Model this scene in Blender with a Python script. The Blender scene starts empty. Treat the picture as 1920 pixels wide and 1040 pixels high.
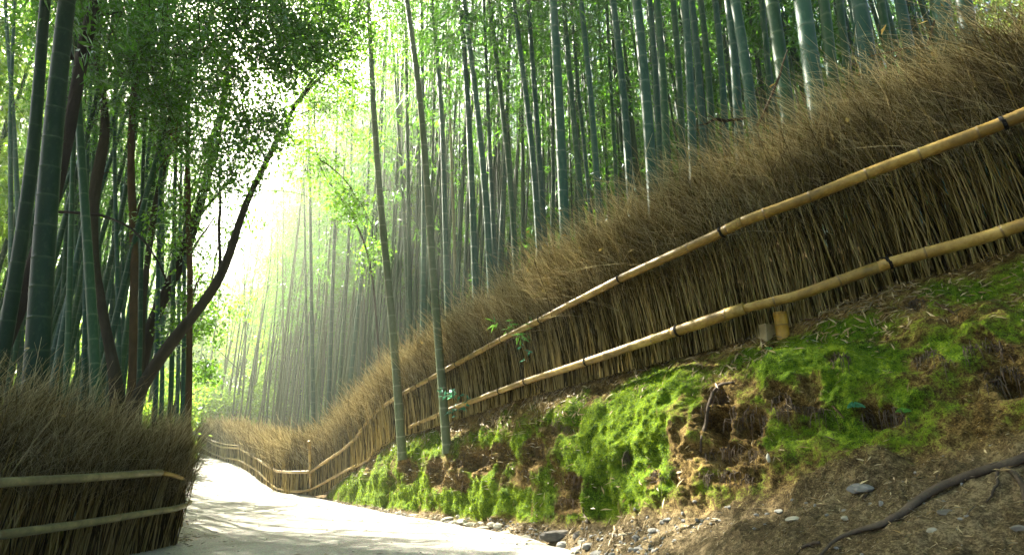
import bpy, math, random
import numpy as np
from mathutils import Vector, Matrix, Quaternion

random.seed(7)
RNG = np.random.default_rng(7)
SC = bpy.context.scene
COL = SC.collection
PI = math.pi

# ------------------------------------------------------------------ camera geometry
CAM_Z = 1.16
PITCH = math.radians(17.2)
CP, SP = math.cos(PITCH), math.sin(PITCH)
FPX = 1000.0


def P(px, py, d):
    """photo pixel + depth along the view axis (metres) -> world point"""
    u = (px - 960.0) / FPX
    v = (520.0 - py) / FPX
    return np.array([u * d, d * CP - v * d * SP, CAM_Z + v * d * CP + d * SP])


def PY(px, py, Y):
    """photo pixel on the vertical plane y = Y"""
    v = (520.0 - py) / FPX
    return P(px, py, Y / (CP - v * SP))


def proj(p):
    x, y, z = p[0], p[1], p[2] - CAM_Z
    d = y * CP + z * SP
    v = z * CP - y * SP
    return 960 + FPX * x / d, 520 - FPX * v / d, d


SUN = np.array([-0.535, 0.516, 0.669])
SUN = SUN / np.linalg.norm(SUN)

# ------------------------------------------------------------------ noise


def _hash(ix, iy, iz):
    n = (ix.astype(np.uint32) * np.uint32(374761393) + iy.astype(np.uint32) * np.uint32(668265263)
         + iz.astype(np.uint32) * np.uint32(2246822519))
    n = (n ^ (n >> np.uint32(13))) * np.uint32(1274126177)
    n = n ^ (n >> np.uint32(16))
    return (n & np.uint32(0xFFFFFF)).astype(np.float64) / float(0xFFFFFF)


def vnoise(p):
    p = np.asarray(p, float)
    i = np.floor(p).astype(np.int64)
    f = p - i
    f = f * f * (3 - 2 * f)
    r = 0
    for dx in (0, 1):
        wx = f[..., 0] if dx else 1 - f[..., 0]
        for dy in (0, 1):
            wy = f[..., 1] if dy else 1 - f[..., 1]
            for dz in (0, 1):
                wz = f[..., 2] if dz else 1 - f[..., 2]
                r = r + wx * wy * wz * _hash(i[..., 0] + dx, i[..., 1] + dy, i[..., 2] + dz)
    return r * 2 - 1


def fbm(p, oct=4, gain=0.5):
    p = np.asarray(p, float)
    a, s, t = 1.0, 0.0, 0.0
    for k in range(oct):
        s = s + a * vnoise(p + 17.3 * k)
        t += a
        a *= gain
        p = p * 2.03
    return s / t


def smooth(a, b, x):
    t = np.clip((x - a) / (b - a), 0, 1)
    return t * t * (3 - 2 * t)

# ------------------------------------------------------------------ mesh builder


class MB:
    def __init__(self):
        self.v, self.q, self.t, self.a, self.n = [], [], [], [], 0
        self.qm, self.tm = [], []

    def add(self, v, quads=None, tris=None, a=None, mat=0):
        v = np.asarray(v, float).reshape(-1, 3)
        if quads is not None and len(quads):
            qq = np.asarray(quads, np.int64) + self.n
            self.q.append(qq)
            self.qm.append(np.full(len(qq), mat))
        if tris is not None and len(tris):
            tt = np.asarray(tris, np.int64) + self.n
            self.t.append(tt)
            self.tm.append(np.full(len(tt), mat))
        self.v.append(v)
        if a is None:
            a = np.zeros(len(v))
        self.a.append(np.broadcast_to(np.asarray(a, float), (len(v),)))
        self.n += len(v)

    def tubes(self, Pt, R, sides=4, a=None, cap=False, mat=0):
        """Pt N,K,3 ; R N,K ; a N,K or scalar"""
        Pt = np.asarray(Pt, float)
        if Pt.ndim == 2:
            Pt = Pt[None]
        N, K, _ = Pt.shape
        R = np.broadcast_to(np.asarray(R, float), (N, K))
        T = np.gradient(Pt, axis=1)
        T /= np.linalg.norm(T, axis=2, keepdims=True) + 1e-12
        ref = np.where(np.abs(T[:, :1, 2:3]) > 0.8, np.array([[[1.0, 0, 0]]]), np.array([[[0, 0, 1.0]]]))
        ref = np.broadcast_to(ref, T.shape)
        U = np.cross(T, ref)
        U /= np.linalg.norm(U, axis=2, keepdims=True) + 1e-12
        W = np.cross(T, U)
        th = np.arange(sides) * 2 * PI / sides
        ring = (np.cos(th)[None, None, :, None] * U[:, :, None, :] + np.sin(th)[None, None, :, None] * W[:, :, None, :])
        V = Pt[:, :, None, :] + R[:, :, None, None] * ring
        base = (np.arange(N) * K * sides)[:, None, None]
        kk = (np.arange(K - 1) * sides)[None, :, None]
        s = np.arange(sides)[None, None, :]
        s2 = (np.arange(sides) + 1) % sides
        s2 = s2[None, None, :]
        Q = np.stack([base + kk + s, base + kk + s2, base + kk + sides + s2, base + kk + sides + s], -1).reshape(-1, 4)
        if a is None:
            A = np.zeros((N, K))
        else:
            A = np.broadcast_to(np.asarray(a, float), (N, K))
        A = np.repeat(A[:, :, None], sides, 2)
        T_ = None
        V = V.reshape(-1, 3)
        A = A.reshape(-1)
        if cap:
            c0 = len(V) + np.arange(N) * 2
            V = np.concatenate([V, np.stack([Pt[:, 0], Pt[:, -1]], 1).reshape(-1, 3)])
            A = np.concatenate([A, np.stack([A.reshape(N, -1)[:, 0], A.reshape(N, -1)[:, -1]], 1).reshape(-1)])
            sa, sb = np.arange(sides), (np.arange(sides) + 1) % sides
            b0 = (np.arange(N) * K * sides)[:, None]
            b1 = b0 + (K - 1) * sides
            t1 = np.stack([np.broadcast_to(c0[:, None], (N, sides)), b0 + sb, b0 + sa], -1).reshape(-1, 3)
            t2 = np.stack([np.broadcast_to(c0[:, None] + 1, (N, sides)), b1 + sa, b1 + sb], -1).reshape(-1, 3)
            T_ = np.concatenate([t1, t2])
        self.add(V, Q, T_, A, mat)

    def leaves(self, C, D, Nn, L, W, a=0.0, fold=0.15, mat=0):
        """kite-shaped leaves: base C, direction D, normal-ish Nn"""
        C = np.asarray(C, float)
        n = len(C)
        D = D / (np.linalg.norm(D, axis=1, keepdims=True) + 1e-12)
        S = np.cross(D, Nn)
        S /= np.linalg.norm(S, axis=1, keepdims=True) + 1e-12
        N2 = np.cross(S, D)
        L = np.broadcast_to(np.asarray(L, float), (n,))[:, None]
        W = np.broadcast_to(np.asarray(W, float), (n,))[:, None]
        tip = C + D * L - N2 * L * 0.12
        m = C + D * L * 0.42
        s1 = m + S * W * .5 + N2 * W * fold
        s2 = m - S * W * .5 + N2 * W * fold
        V = np.stack([C, s1, tip, s2], 1).reshape(-1, 3)
        i = np.arange(n)[:, None] * 4
        T_ = np.concatenate([i + np.array([[0, 1, 2]]), i + np.array([[0, 2, 3]])])
        A = np.repeat(np.broadcast_to(np.asarray(a, float), (n,)), 4)
        self.add(V, None, T_, A, mat)

    def mesh(self, name, mats, smooth_shade=True):
        V = np.concatenate(self.v)
        A = np.concatenate(self.a)
        q = np.concatenate(self.q) if self.q else np.zeros((0, 4), np.int64)
        t = np.concatenate(self.t) if self.t else np.zeros((0, 3), np.int64)
        mi = np.concatenate((self.qm + self.tm)) if (self.qm or self.tm) else np.zeros(0)
        me = bpy.data.meshes.new(name)
        me.vertices.add(len(V))
        me.vertices.foreach_set('co', V.astype(np.float32).ravel())
        nl = len(q) * 4 + len(t) * 3
        me.loops.add(nl)
        me.polygons.add(len(q) + len(t))
        me.loops.foreach_set('vertex_index', np.concatenate([q.ravel(), t.ravel()]).astype(np.int32))
        st = np.concatenate([np.arange(len(q)) * 4, len(q) * 4 + np.arange(len(t)) * 3]).astype(np.int32)
        me.polygons.foreach_set('loop_start', st)
        me.polygons.foreach_set('material_index', mi.astype(np.int32))
        me.polygons.foreach_set('use_smooth', np.full(len(q) + len(t), bool(smooth_shade)))
        at = me.attributes.new('tint', 'FLOAT', 'POINT')
        at.data.foreach_set('value', A.astype(np.float32))
        if not isinstance(mats, (list, tuple)):
            mats = [mats]
        for m in mats:
            me.materials.append(m)
        me.update(calc_edges=True)
        me.validate()
        return me

    def obj(self, name, mats, parent=None, smooth_shade=True):
        o = bpy.data.objects.new(name, self.mesh(name, mats, smooth_shade))
        COL.objects.link(o)
        if parent is not None:
            put(o, parent)
        return o


def put(o, parent):
    """parent keeping world coordinates (meshes are built in world space)"""
    o.parent = parent
    o.matrix_parent_inverse = parent_matrix(parent).inverted()


def parent_matrix(p):
    m = Matrix.LocRotScale(p.location, p.rotation_euler, p.scale)
    if p.parent is not None:
        return parent_matrix(p.parent) @ p.matrix_parent_inverse @ m
    return m


def tag(o, label=None, cat=None, group=None, kind=None):
    if label:
        o['label'] = label
    if cat:
        o['category'] = cat
    if group:
        o['group'] = group
    if kind:
        o['kind'] = kind
    return o


def empty(name, loc, label=None, cat=None, group=None):
    o = bpy.data.objects.new(name, None)
    o.empty_display_size = .1
    COL.objects.link(o)
    o.location = Vector([float(c) for c in loc])
    return tag(o, label, cat, group)

# ------------------------------------------------------------------ materials


def newmat(name):
    m = bpy.data.materials.new(name)
    m.use_nodes = True
    nt = m.node_tree
    nt.nodes.clear()
    out = nt.nodes.new('ShaderNodeOutputMaterial')
    return m, nt, out


def N(nt, t, **kw):
    n = nt.nodes.new('ShaderNode' + t)
    for k, v in kw.items():
        setattr(n, k, v)
    return n


def ramp(nt, fac, stops):
    r = N(nt, 'ValToRGB')
    e = r.color_ramp.elements
    while len(e) < len(stops):
        e.new(.5)
    for el, (p, c) in zip(e, stops):
        el.position = p
        el.color = (c[0], c[1], c[2], 1)
    nt.links.new(fac, r.inputs[0])
    return r.outputs[0]


def noise(nt, scale, detail=4, rough=.55, vec=None, dist=0.0):
    n = N(nt, 'TexNoise')
    n.inputs['Scale'].default_value = scale
    n.inputs['Detail'].default_value = detail
    n.inputs['Roughness'].default_value = rough
    n.inputs['Distortion'].default_value = dist
    if vec is not None:
        nt.links.new(vec, n.inputs['Vector'])
    return n.outputs['Fac']


def mixc(nt, f, a, b, mode='MIX'):
    m = N(nt, 'Mix', data_type='RGBA', blend_type=mode)
    if isinstance(f, float):
        m.inputs[0].default_value = f
    else:
        nt.links.new(f, m.inputs[0])
    for s, i in ((a, 6), (b, 7)):
        if isinstance(s, tuple):
            m.inputs[i].default_value = (*s, 1)
        else:
            nt.links.new(s, m.inputs[i])
    return m.outputs[2]


def math_(nt, op, a, b=0.0, clamp=False):
    m = N(nt, 'Math', operation=op, use_clamp=clamp)
    for s, i in ((a, 0), (b, 1)):
        if isinstance(s, (int, float)):
            m.inputs[i].default_value = s
        else:
            nt.links.new(s, m.inputs[i])
    return m.outputs[0]


def attr(nt, name='tint'):
    return N(nt, 'Attribute', attribute_name=name).outputs['Fac']


def coords(nt, scale=(1, 1, 1), kind='Object'):
    tc = N(nt, 'TexCoord')
    mp = N(nt, 'Mapping')
    mp.inputs['Scale'].default_value = scale
    nt.links.new(tc.outputs[kind], mp.inputs[0])
    return mp.outputs[0]


def principled(nt, out, col, rough=.7, bump=None, bstr=.3, bdist=.02, spec=.3, **kw):
    b = N(nt, 'BsdfPrincipled')
    if isinstance(col, tuple):
        b.inputs['Base Color'].default_value = (*col, 1)
    else:
        nt.links.new(col, b.inputs['Base Color'])
    if isinstance(rough, (int, float)):
        b.inputs['Roughness'].default_value = rough
    else:
        nt.links.new(rough, b.inputs['Roughness'])
    b.inputs['Specular IOR Level'].default_value = spec
    for k, v in kw.items():
        b.inputs[k].default_value = v
    if bump is not None:
        bn = N(nt, 'Bump')
        bn.inputs['Strength'].default_value = bstr
        bn.inputs['Distance'].default_value = bdist
        nt.links.new(bump, bn.inputs['Height'])
        nt.links.new(bn.outputs[0], b.inputs['Normal'])
    nt.links.new(b.outputs[0], out.inputs[0])
    return b


def leafmat(name, dark, light, tr, trfac=.5, gloss=.05, rough=.45, objvar=.5):
    m, nt, out = newmat(name)
    oi = N(nt, 'ObjectInfo')
    f = math_(nt, 'ADD', math_(nt, 'MULTIPLY', attr(nt), 1 - objvar), math_(nt, 'MULTIPLY', oi.outputs['Random'], objvar))
    c = ramp(nt, f, [(0, dark), (1, light)])
    ct = mixc(nt, f, tuple(x * .7 for x in tr), tr)
    d = N(nt, 'BsdfDiffuse')
    nt.links.new(c, d.inputs[0])
    t = N(nt, 'BsdfTranslucent')
    nt.links.new(ct, t.inputs[0])
    g = N(nt, 'BsdfGlossy')
    g.inputs[0].default_value = (.8, .9, 1, 1)
    g.inputs['Roughness'].default_value = rough
    a = N(nt, 'MixShader')
    a.inputs[0].default_value = trfac
    nt.links.new(d.outputs[0], a.inputs[1])
    nt.links.new(t.outputs[0], a.inputs[2])
    fr = N(nt, 'Fresnel')
    fr.inputs[0].default_value = 1.35
    b = N(nt, 'MixShader')
    nt.links.new(math_(nt, 'MULTIPLY', fr.outputs[0], gloss * 4, True), b.inputs[0])
    nt.links.new(a.outputs[0], b.inputs[1])
    nt.links.new(g.outputs[0], b.inputs[2])
    nt.links.new(b.outputs[0], out.inputs[0])
    return m


M = {}
M['bamboo_leaf'] = leafmat('bamboo_leaf', (.014, .085, .013), (.042, .16, .02), (.18, .46, .03), .54)
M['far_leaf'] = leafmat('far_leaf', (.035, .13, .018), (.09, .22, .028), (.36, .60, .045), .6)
M['broad_leaf'] = leafmat('broad_leaf', (.014, .075, .014), (.05, .17, .022), (.25, .54, .03), .52, .08, .4)
M['fresh_leaf'] = leafmat('fresh_leaf', (.06, .22, .05), (.10, .30, .07), (.25, .55, .06), .4)
M['teal_leaf'] = leafmat('teal_leaf', (.05, .22, .13), (.10, .34, .22), (.15, .5, .25), .35)
M['moss_blade'] = leafmat('moss_blade', (.035, .09, .005), (.16, .24, .012), (.32, .46, .010), .45, .02, .7, 0.0)


def culm_mat(name, c1, c2, powder):
    m, nt, out = newmat(name)
    oi = N(nt, 'ObjectInfo')
    v = coords(nt, (1, 1, .12))
    n1 = noise(nt, 9, 5, .6, v)
    base = ramp(nt, math_(nt, 'ADD', math_(nt, 'MULTIPLY', n1, .6), math_(nt, 'MULTIPLY', oi.outputs['Random'], .4)),
                [(.25, c1), (.8, c2)])
    n2 = noise(nt, 30, 4, .6, coords(nt, (1, 1, .5)))
    blot = math_(nt, 'MULTIPLY', math_(nt, 'SUBTRACT', n2, .52, True), 2.2, True)
    base = mixc(nt, blot, base, tuple(.6 * a + .4 * b for a, b in zip(powder, c2)))
    c = mixc(nt, attr(nt), base, powder)
    principled(nt, out, c, .5, noise(nt, 60, 3, .6, v), .15, .004, .16 if name == 'culm_dark' else .26)
    return m


M['culm_teal'] = culm_mat('culm_teal', (.011, .055, .036), (.03, .10, .062), (.16, .22, .16))
M['culm_green'] = culm_mat('culm_green', (.010, .05, .02), (.034, .10, .038), (.15, .21, .11))
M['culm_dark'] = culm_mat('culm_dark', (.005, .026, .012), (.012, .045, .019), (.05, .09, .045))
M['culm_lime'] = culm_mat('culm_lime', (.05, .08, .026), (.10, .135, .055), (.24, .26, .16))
M['culm_pale'] = culm_mat('culm_pale', (.075, .10, .045), (.135, .165, .085), (.28, .30, .2))
M['culm_tan'] = culm_mat('culm_tan', (.14, .13, .07), (.24, .22, .12), (.34, .32, .2))


def gold_mat(name, c1, c2):
    m, nt, out = newmat(name)
    v = coords(nt, (1, 1, 1))
    n1 = noise(nt, 5, 8, .72, v)
    c = ramp(nt, n1, [(.36, tuple(x * .55 for x in c1)), (.5, c1), (.66, c2)])
    n2 = noise(nt, 45, 5, .7, v)
    c = mixc(nt, math_(nt, 'MULTIPLY', math_(nt, 'SUBTRACT', n2, .55, True), 3.0, True), c, (.10, .07, .03))
    c = mixc(nt, attr(nt), c, (.11, .075, .03))
    principled(nt, out, c, .45, n2, .2, .004, .4)
    return m


M['rail_gold'] = gold_mat('rail_gold', (.26, .165, .032), (.46, .335, .095))
M['rail_grey'] = gold_mat('rail_grey', (.19, .17, .08), (.33, .29, .14))


def brush_mat(name, stops):
    m, nt, out = newmat(name)
    n1 = noise(nt, 2.2, 3, .6, coords(nt))
    f = math_(nt, 'ADD', attr(nt), math_(nt, 'MULTIPLY', math_(nt, 'SUBTRACT', n1, .5), .5), True)
    c = ramp(nt, f, stops)
    d = N(nt, 'BsdfDiffuse')
    nt.links.new(c, d.inputs[0])
    t = N(nt, 'BsdfTranslucent')
    nt.links.new(c, t.inputs[0])
    mx = N(nt, 'MixShader')
    mx.inputs[0].default_value = .45
    nt.links.new(d.outputs[0], mx.inputs[1])
    nt.links.new(t.outputs[0], mx.inputs[2])
    nt.links.new(mx.outputs[0], out.inputs[0])
    return m


M['brush'] = brush_mat('brushwood_stalks', [(0, (.028, .02, .007)), (.25, (.10, .072, .022)), (.55, (.34, .26, .08)), (1, (.66, .55, .27))])
M['brush_tip'] = brush_mat('brushwood_twigs', [(0, (.03, .022, .009)), (.3, (.125, .092, .036)), (.6, (.36, .285, .12)), (1, (.85, .76, .48))])


def bark_mat(name, c1, c2):
    m, nt, out = newmat(name)
    v = coords(nt, (1, 1, .3))
    n1 = noise(nt, 14, 6, .65, v)
    n2 = noise(nt, 3, 3, .5, coords(nt))
    c = ramp(nt, math_(nt, 'ADD', math_(nt, 'MULTIPLY', n1, .6), math_(nt, 'MULTIPLY', n2, .4)), [(.3, c1), (.7, c2)])
    principled(nt, out, c, .85, n1, .7, .03, .2)
    return m


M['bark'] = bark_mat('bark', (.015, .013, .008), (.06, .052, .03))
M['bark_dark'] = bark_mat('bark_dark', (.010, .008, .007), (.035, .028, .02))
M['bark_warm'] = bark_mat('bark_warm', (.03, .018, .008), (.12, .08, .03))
M['root_bark'] = bark_mat('root_bark', (.035, .026, .018), (.13, .10, .07))
M['deadwood'] = bark_mat('deadwood', (.03, .018, .010), (.12, .075, .04))
M['rope'] = bark_mat('rope', (.004, .004, .004), (.012, .011, .009))


def ground_mat():
    m, nt, out = newmat('grove_floor')
    n1 = noise(nt, 1.2, 6, .6, coords(nt))
    n2 = noise(nt, 22, 6, .7, coords(nt))
    c = ramp(nt, math_(nt, 'ADD', math_(nt, 'MULTIPLY', n1, .5), math_(nt, 'MULTIPLY', n2, .5)),
             [(.3, (.03, .022, .010)), (.55, (.11, .075, .03)), (.75, (.20, .15, .07))])
    gr = ramp(nt, n2, [(.3, (.07, .16, .015)), (.7, (.20, .34, .03))])
    sx = N(nt, 'SeparateXYZ')
    nt.links.new(coords(nt), sx.inputs[0])
    meadow = math_(nt, 'MULTIPLY', math_(nt, 'SUBTRACT', math_(nt, 'ADD', sx.outputs[1], math_(nt, 'MULTIPLY', n1, 6)), 29.0, True), .3, True)
    c = mixc(nt, meadow, c, gr)
    principled(nt, out, c, .95, n2, .6, .05, .1)
    return m


M['ground'] = ground_mat()


def path_mat():
    m, nt, out = newmat('path_gravel')
    v = coords(nt)
    n1 = noise(nt, .9, 5, .6, v)
    vo = N(nt, 'TexVoronoi')
    vo.inputs['Scale'].default_value = 75
    nt.links.new(v, vo.inputs['Vector'])
    n3 = noise(nt, 110, 4, .7, v)
    c = ramp(nt, math_(nt, 'ADD', math_(nt, 'MULTIPLY', n1, .35), math_(nt, 'MULTIPLY', n3, .65)),
             [(.36, (.09, .08, .05)), (.47, (.29, .265, .18)), (.62, (.52, .485, .35))])
    c = mixc(nt, .55, c, vo.outputs['Color'], 'SOFT_LIGHT')
    hs = N(nt, 'HueSaturation')
    hs.inputs['Saturation'].default_value = .45
    nt.links.new(c, hs.inputs['Color'])
    h = math_(nt, 'ADD', math_(nt, 'MULTIPLY', vo.outputs['Distance'], .6), n3)
    principled(nt, out, hs.outputs[0], .9, h, .55, .012, .2)
    return m


M['path'] = path_mat()


def bank_mat():
    m, nt, out = newmat('moss_and_earth')
    v = coords(nt)
    n1 = noise(nt, 5, 6, .65, v)
    n2 = noise(nt, 40, 6, .7, v)
    n3 = noise(nt, 160, 4, .7, v)
    mixn = math_(nt, 'ADD', math_(nt, 'MULTIPLY', n1, .3), math_(nt, 'ADD', math_(nt, 'MULTIPLY', n2, .4), math_(nt, 'MULTIPLY', n3, .3)))
    earth = ramp(nt, mixn, [(.40, (.022, .013, .004)), (.5, (.11, .072, .020)), (.60, (.28, .20, .07))])
    dirt = ramp(nt, mixn,
                [(.40, (.038, .028, .013)), (.5, (.105, .079, .041)), (.60, (.26, .205, .115))])
    earth = mixc(nt, attr(nt, 'dirt'), earth, dirt)
    moss = ramp(nt, mixn, [(.40, (.016, .034, .003)), (.49, (.060, .12, .006)), (.60, (.17, .235, .014))])
    edge = math_(nt, 'ADD', attr(nt, 'tint'), math_(nt, 'ADD', math_(nt, 'MULTIPLY', math_(nt, 'SUBTRACT', n2, .5), 1.3), math_(nt, 'MULTIPLY', math_(nt, 'SUBTRACT', n3, .5), .5)))
    f = math_(nt, 'MULTIPLY', math_(nt, 'SUBTRACT', edge, .34, True), 2.6, True)
    c = mixc(nt, f, earth, moss)
    h = math_(nt, 'ADD', math_(nt, 'MULTIPLY', n2, .7), math_(nt, 'MULTIPLY', n3, .4))
    principled(nt, out, c, .95, h, .8, .02, .1)
    return m


M['bank'] = bank_mat()


def stone_mat(name, c1, c2):
    m, nt, out = newmat(name)
    oi = N(nt, 'ObjectInfo')
    n1 = noise(nt, 9, 6, .65, coords(nt))
    n2 = noise(nt, 70, 4, .7, coords(nt))
    c = ramp(nt, math_(nt, 'ADD', math_(nt, 'MULTIPLY', n1, .7), math_(nt, 'MULTIPLY', oi.outputs['Random'], .3)), [(.3, c1), (.75, c2)])
    principled(nt, out, c, .85, math_(nt, 'ADD', n1, math_(nt, 'MULTIPLY', n2, .3)), .5, .02, .3)
    return m


M['stone'] = stone_mat('stone', (.13, .13, .12), (.36, .35, .31))
M['stone_pale'] = stone_mat('stone_pale', (.2, .19, .14), (.42, .40, .31))
M['stone_dark'] = stone_mat('stone_dark', (.07, .065, .055), (.2, .18, .15))
M['litter'] = leafmat('fallen_leaf', (.20, .13, .05), (.55, .46, .27), (.4, .3, .12), .15, .1, .5, 0.0)
M['wood'] = gold_mat('peg_wood', (.24, .19, .08), (.36, .30, .14))
M['stake'] = gold_mat('stake_bamboo', (.36, .21, .015), (.52, .34, .03))


def plain(name, c, r=.6):
    m, nt, out = newmat(name)
    n1 = noise(nt, 20, 4, .6, coords(nt))
    principled(nt, out, ramp(nt, n1, [(.3, tuple(x * .75 for x in c)), (.7, c)]), r, n1, .1, .005)
    return m


M['blue_paint'] = plain('blue_paint', (.10, .16, .24))
M['pod'] = plain('pale_pod', (.62, .58, .45))

# ------------------------------------------------------------------ bank and fence control table
# column x : base(y,d) brow(y,d) toe(y,d) front1(y,d) front2(y,d)
BANK = [
    (2420, (310, 2.12), (410, 1.88), (760, 1.42), (1040, 1.08), (1300, .85)),
    (1920, (452, 2.54), (560, 2.22), (830, 1.75), (1040, 1.30), (1260, 1.05)),
    (1670, (530, 2.87), (620, 2.50), (868, 2.02), (1040, 1.48), (1260, 1.15)),
    (1490, (598, 3.05), (665, 2.72), (895, 2.22), (1040, 1.72), (1260, 1.30)),
    (1400, (626, 3.16), (690, 2.85), (922, 2.38), (1040, 1.88), (1260, 1.40)),
    (1270, (660, 3.50), (735, 3.14), (948, 2.78), (1040, 2.32), (1260, 1.65)),
    (1100, (706, 4.20), (790, 3.76), (975, 3.52), (1035, 3.15), (1260, 2.0)),
    (985, (738, 5.12), (802, 4.78), (982, 4.45), (1006, 4.22), (1090, 3.4)),
    (850, (782, 6.35), (832, 5.98), (966, 5.62), (982, 5.38), (1010, 4.95)),
    (740, (818, 8.0), (850, 7.6), (954, 7.1), (964, 6.85), (985, 6.3)),
    (660, (880, 10.1), (898, 9.8), (942, 9.3), (948, 9.1), (960, 8.6)),
    (612, (921, 11.3), (925, 11.1), (935, 10.8), (938, 10.7), (945, 10.4)),
]
FAR_FENCE = [(580, 926, 11.8), (550, 929, 12.1), (520, 920, 13.5), (500, 907, 15.0), (470, 884, 17.0), (450, 872, 18.5),
             (420, 862, 20.0), (400, 857, 21.0), (375, 848, 22.5), (340, 835, 26.0)]
fence_base = [P(x, b[0], b[1]) for x, b, *_ in BANK]
far_base = [P(*q) for q in FAR_FENCE]
toe_pts = [P(x, r[2][0], r[2][1]) if False else P(x, r[2][0], r[2][1]) for x, *r in BANK]
front1 = [P(x, r[3][0], r[3][1]) for x, *r in BANK]
front2 = [P(x, r[4][0], r[4][1]) for x, *r in BANK]

# the other fence: along the near left and round the corner down the path
LEFT_BASE = [P(-330, 1090, 2.9), P(0, 1058, 3.6), P(150, 1046, 4.2), P(262, 1036, 4.85), P(304, 1027, 5.2)]
_c = LEFT_BASE[-1]
LEFT_BASE += [np.array([-3.75, 6.05, .16]), np.array([-4.32, 6.9, .12]), np.array([-5.25, 8.4, .06]), np.array([-6.4, 10.2, .0]),
              np.array([-7.65, 12.4, .02]), np.array([-9.5, 15.2, .1]), np.array([-11.8, 18.6, .35]), np.array([-14.8, 22.5, .75]),
              np.array([-20., 28., 1.0])]

# ------------------------------------------------------------------ ground height (thin plate spline)


def resample(line, n):
    L = np.array([np.asarray(p, float) for p in line])
    s = np.r_[0, np.cumsum(np.linalg.norm(np.diff(L, axis=0), axis=1))]
    t = np.linspace(0, s[-1], n)
    return np.stack([np.interp(t, s, L[:, k]) for k in range(3)], 1)


def smoothline(L, it=2):
    L = np.array(L, float)
    for _ in range(it):
        L[1:-1] = (L[:-2] + 2 * L[1:-1] + L[2:]) / 4
    return L


right_line = [p for p in front1[6:]] + far_base
PATH_R = [np.array([.75, -6, .5]), np.array([.55, 1.5, .4]), np.array([.35, 3.2, .4])] + right_line
PATH_L = [np.array([-3.6, -6, .5]), np.array([-3.4, 2.0, .4])] + LEFT_BASE[3:]
PA = smoothline(resample(PATH_L, 420), 12)
PC = smoothline(resample(PATH_R, 420), 12)
ctrl = []
for p in resample(fence_base, 36):
    ctrl.append((p[0], p[1], p[2] - .05))
for i in range(6, 420, 9):
    for t in (0, .33, .67, 1):
        ctrl.append(tuple(PA[i] * (1 - t) + PC[i] * t))
for p in LEFT_BASE[:3]:
    ctrl.append(tuple(p))
ctrl += [(2.0, -2.0, 1.0), (1.6, .6, .85),
         (-6, 4, .35), (-9, 5, .3), (-7, 8, .25), (-12, 9, .3), (-13, 13, .4), (-18, 18, .9), (-15, 2, .4), (-10, -4, .5),
         (4.5, 3.5, 2.6), (7, 3, 3.1), (7, 8, 2.7), (3.5, 7, 2.0), (1.5, 7, 1.55), (.5, 10, 1.2), (-1, 12, .7), (3, 13, 1.5), (8, 14, 2.5), (14, 8, 3.6), (14, 18, 3.2),
         (-3, 17, .5), (-6, 20, .6), (0, 24, .9), (8, 26, 2.0), (-9, 26, .9), (-3, 35, 1.0), (12, 38, 2.2), (-20, 38, 1.3), (-35, 20, 1.2), (-35, 45, 1.4),
         (35, 25, 4.0), (35, 50, 3.0), (30, 0, 4.2), (0, 60, 1.5), (-30, -10, .8), (20, -15, 3.0), (0, -20, .8), (-60, 60, 1.5), (60, 60, 4), (0, 110, 2), (-90, 10, 1), (90, 10, 5), (0, -80, 1), (-90, -80, 1), (90, -80, 4), (-90, 110, 1.5), (90, 110, 4)]
ctrl = np.array(ctrl)


def _phi(r):
    return r * r * np.log(r + 1e-9) * .5


_n = len(ctrl)
_K = _phi(np.linalg.norm(ctrl[:, None, :2] - ctrl[None, :, :2], axis=2)) + np.eye(_n) * .02
_Pm = np.c_[np.ones(_n), ctrl[:, :2]]
_A = np.block([[_K, _Pm], [_Pm.T, np.zeros((3, 3))]])
_W = np.linalg.solve(_A, np.r_[ctrl[:, 2], np.zeros(3)])


def G(x, y):
    x = np.asarray(x, float)
    y = np.asarray(y, float)
    xy = np.stack([x.ravel(), y.ravel()], 1)
    out = np.empty(len(xy))
    for i in range(0, len(xy), 20000):
        c = xy[i:i + 20000]
        k = _phi(np.linalg.norm(c[:, None, :] - ctrl[None, :, :2], axis=2))
        out[i:i + 20000] = k @ _W[:_n] + _W[_n] + c @ _W[_n + 1:]
    return out.reshape(x.shape)


def in_poly(x, y, poly):
    x = np.asarray(x, float)
    y = np.asarray(y, float)
    r = np.zeros(x.shape, bool)
    j = len(poly) - 1
    for i in range(len(poly)):
        xi, yi = poly[i][:2]
        xj, yj = poly[j][:2]
        c = ((yi > y) != (yj > y)) & (x < (xj - xi) * (y - yi) / (yj - yi + 1e-12) + xi)
        r ^= c
        j = i
    return r


def poly_dist(x, y, line):
    x = np.asarray(x, float)
    y = np.asarray(y, float)
    best = np.full(x.shape, 1e9)
    for a, b in zip(line[:-1], line[1:]):
        ax, ay, bx, by = a[0], a[1], b[0], b[1]
        dx, dy = bx - ax, by - ay
        t = np.clip(((x - ax) * dx + (y - ay) * dy) / (dx * dx + dy * dy + 1e-12), 0, 1)
        best = np.minimum(best, np.hypot(x - ax - t * dx, y - ay - t * dy))
    return best


bank_poly = fence_base + front2[::-1]
path_poly = PATH_L + PATH_R[::-1]

# ------------------------------------------------------------------ ground sheet


def axis(lo, hi, fine_lo, fine_hi, f, grow=1.22):
    a = list(np.arange(fine_lo, fine_hi + 1e-6, f))
    s = f
    while a[-1] < hi:
        s *= grow
        a.append(a[-1] + s)
    s = f
    while a[0] > lo:
        s *= grow
        a.insert(0, a[0] - s)
    return np.array(a)


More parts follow.
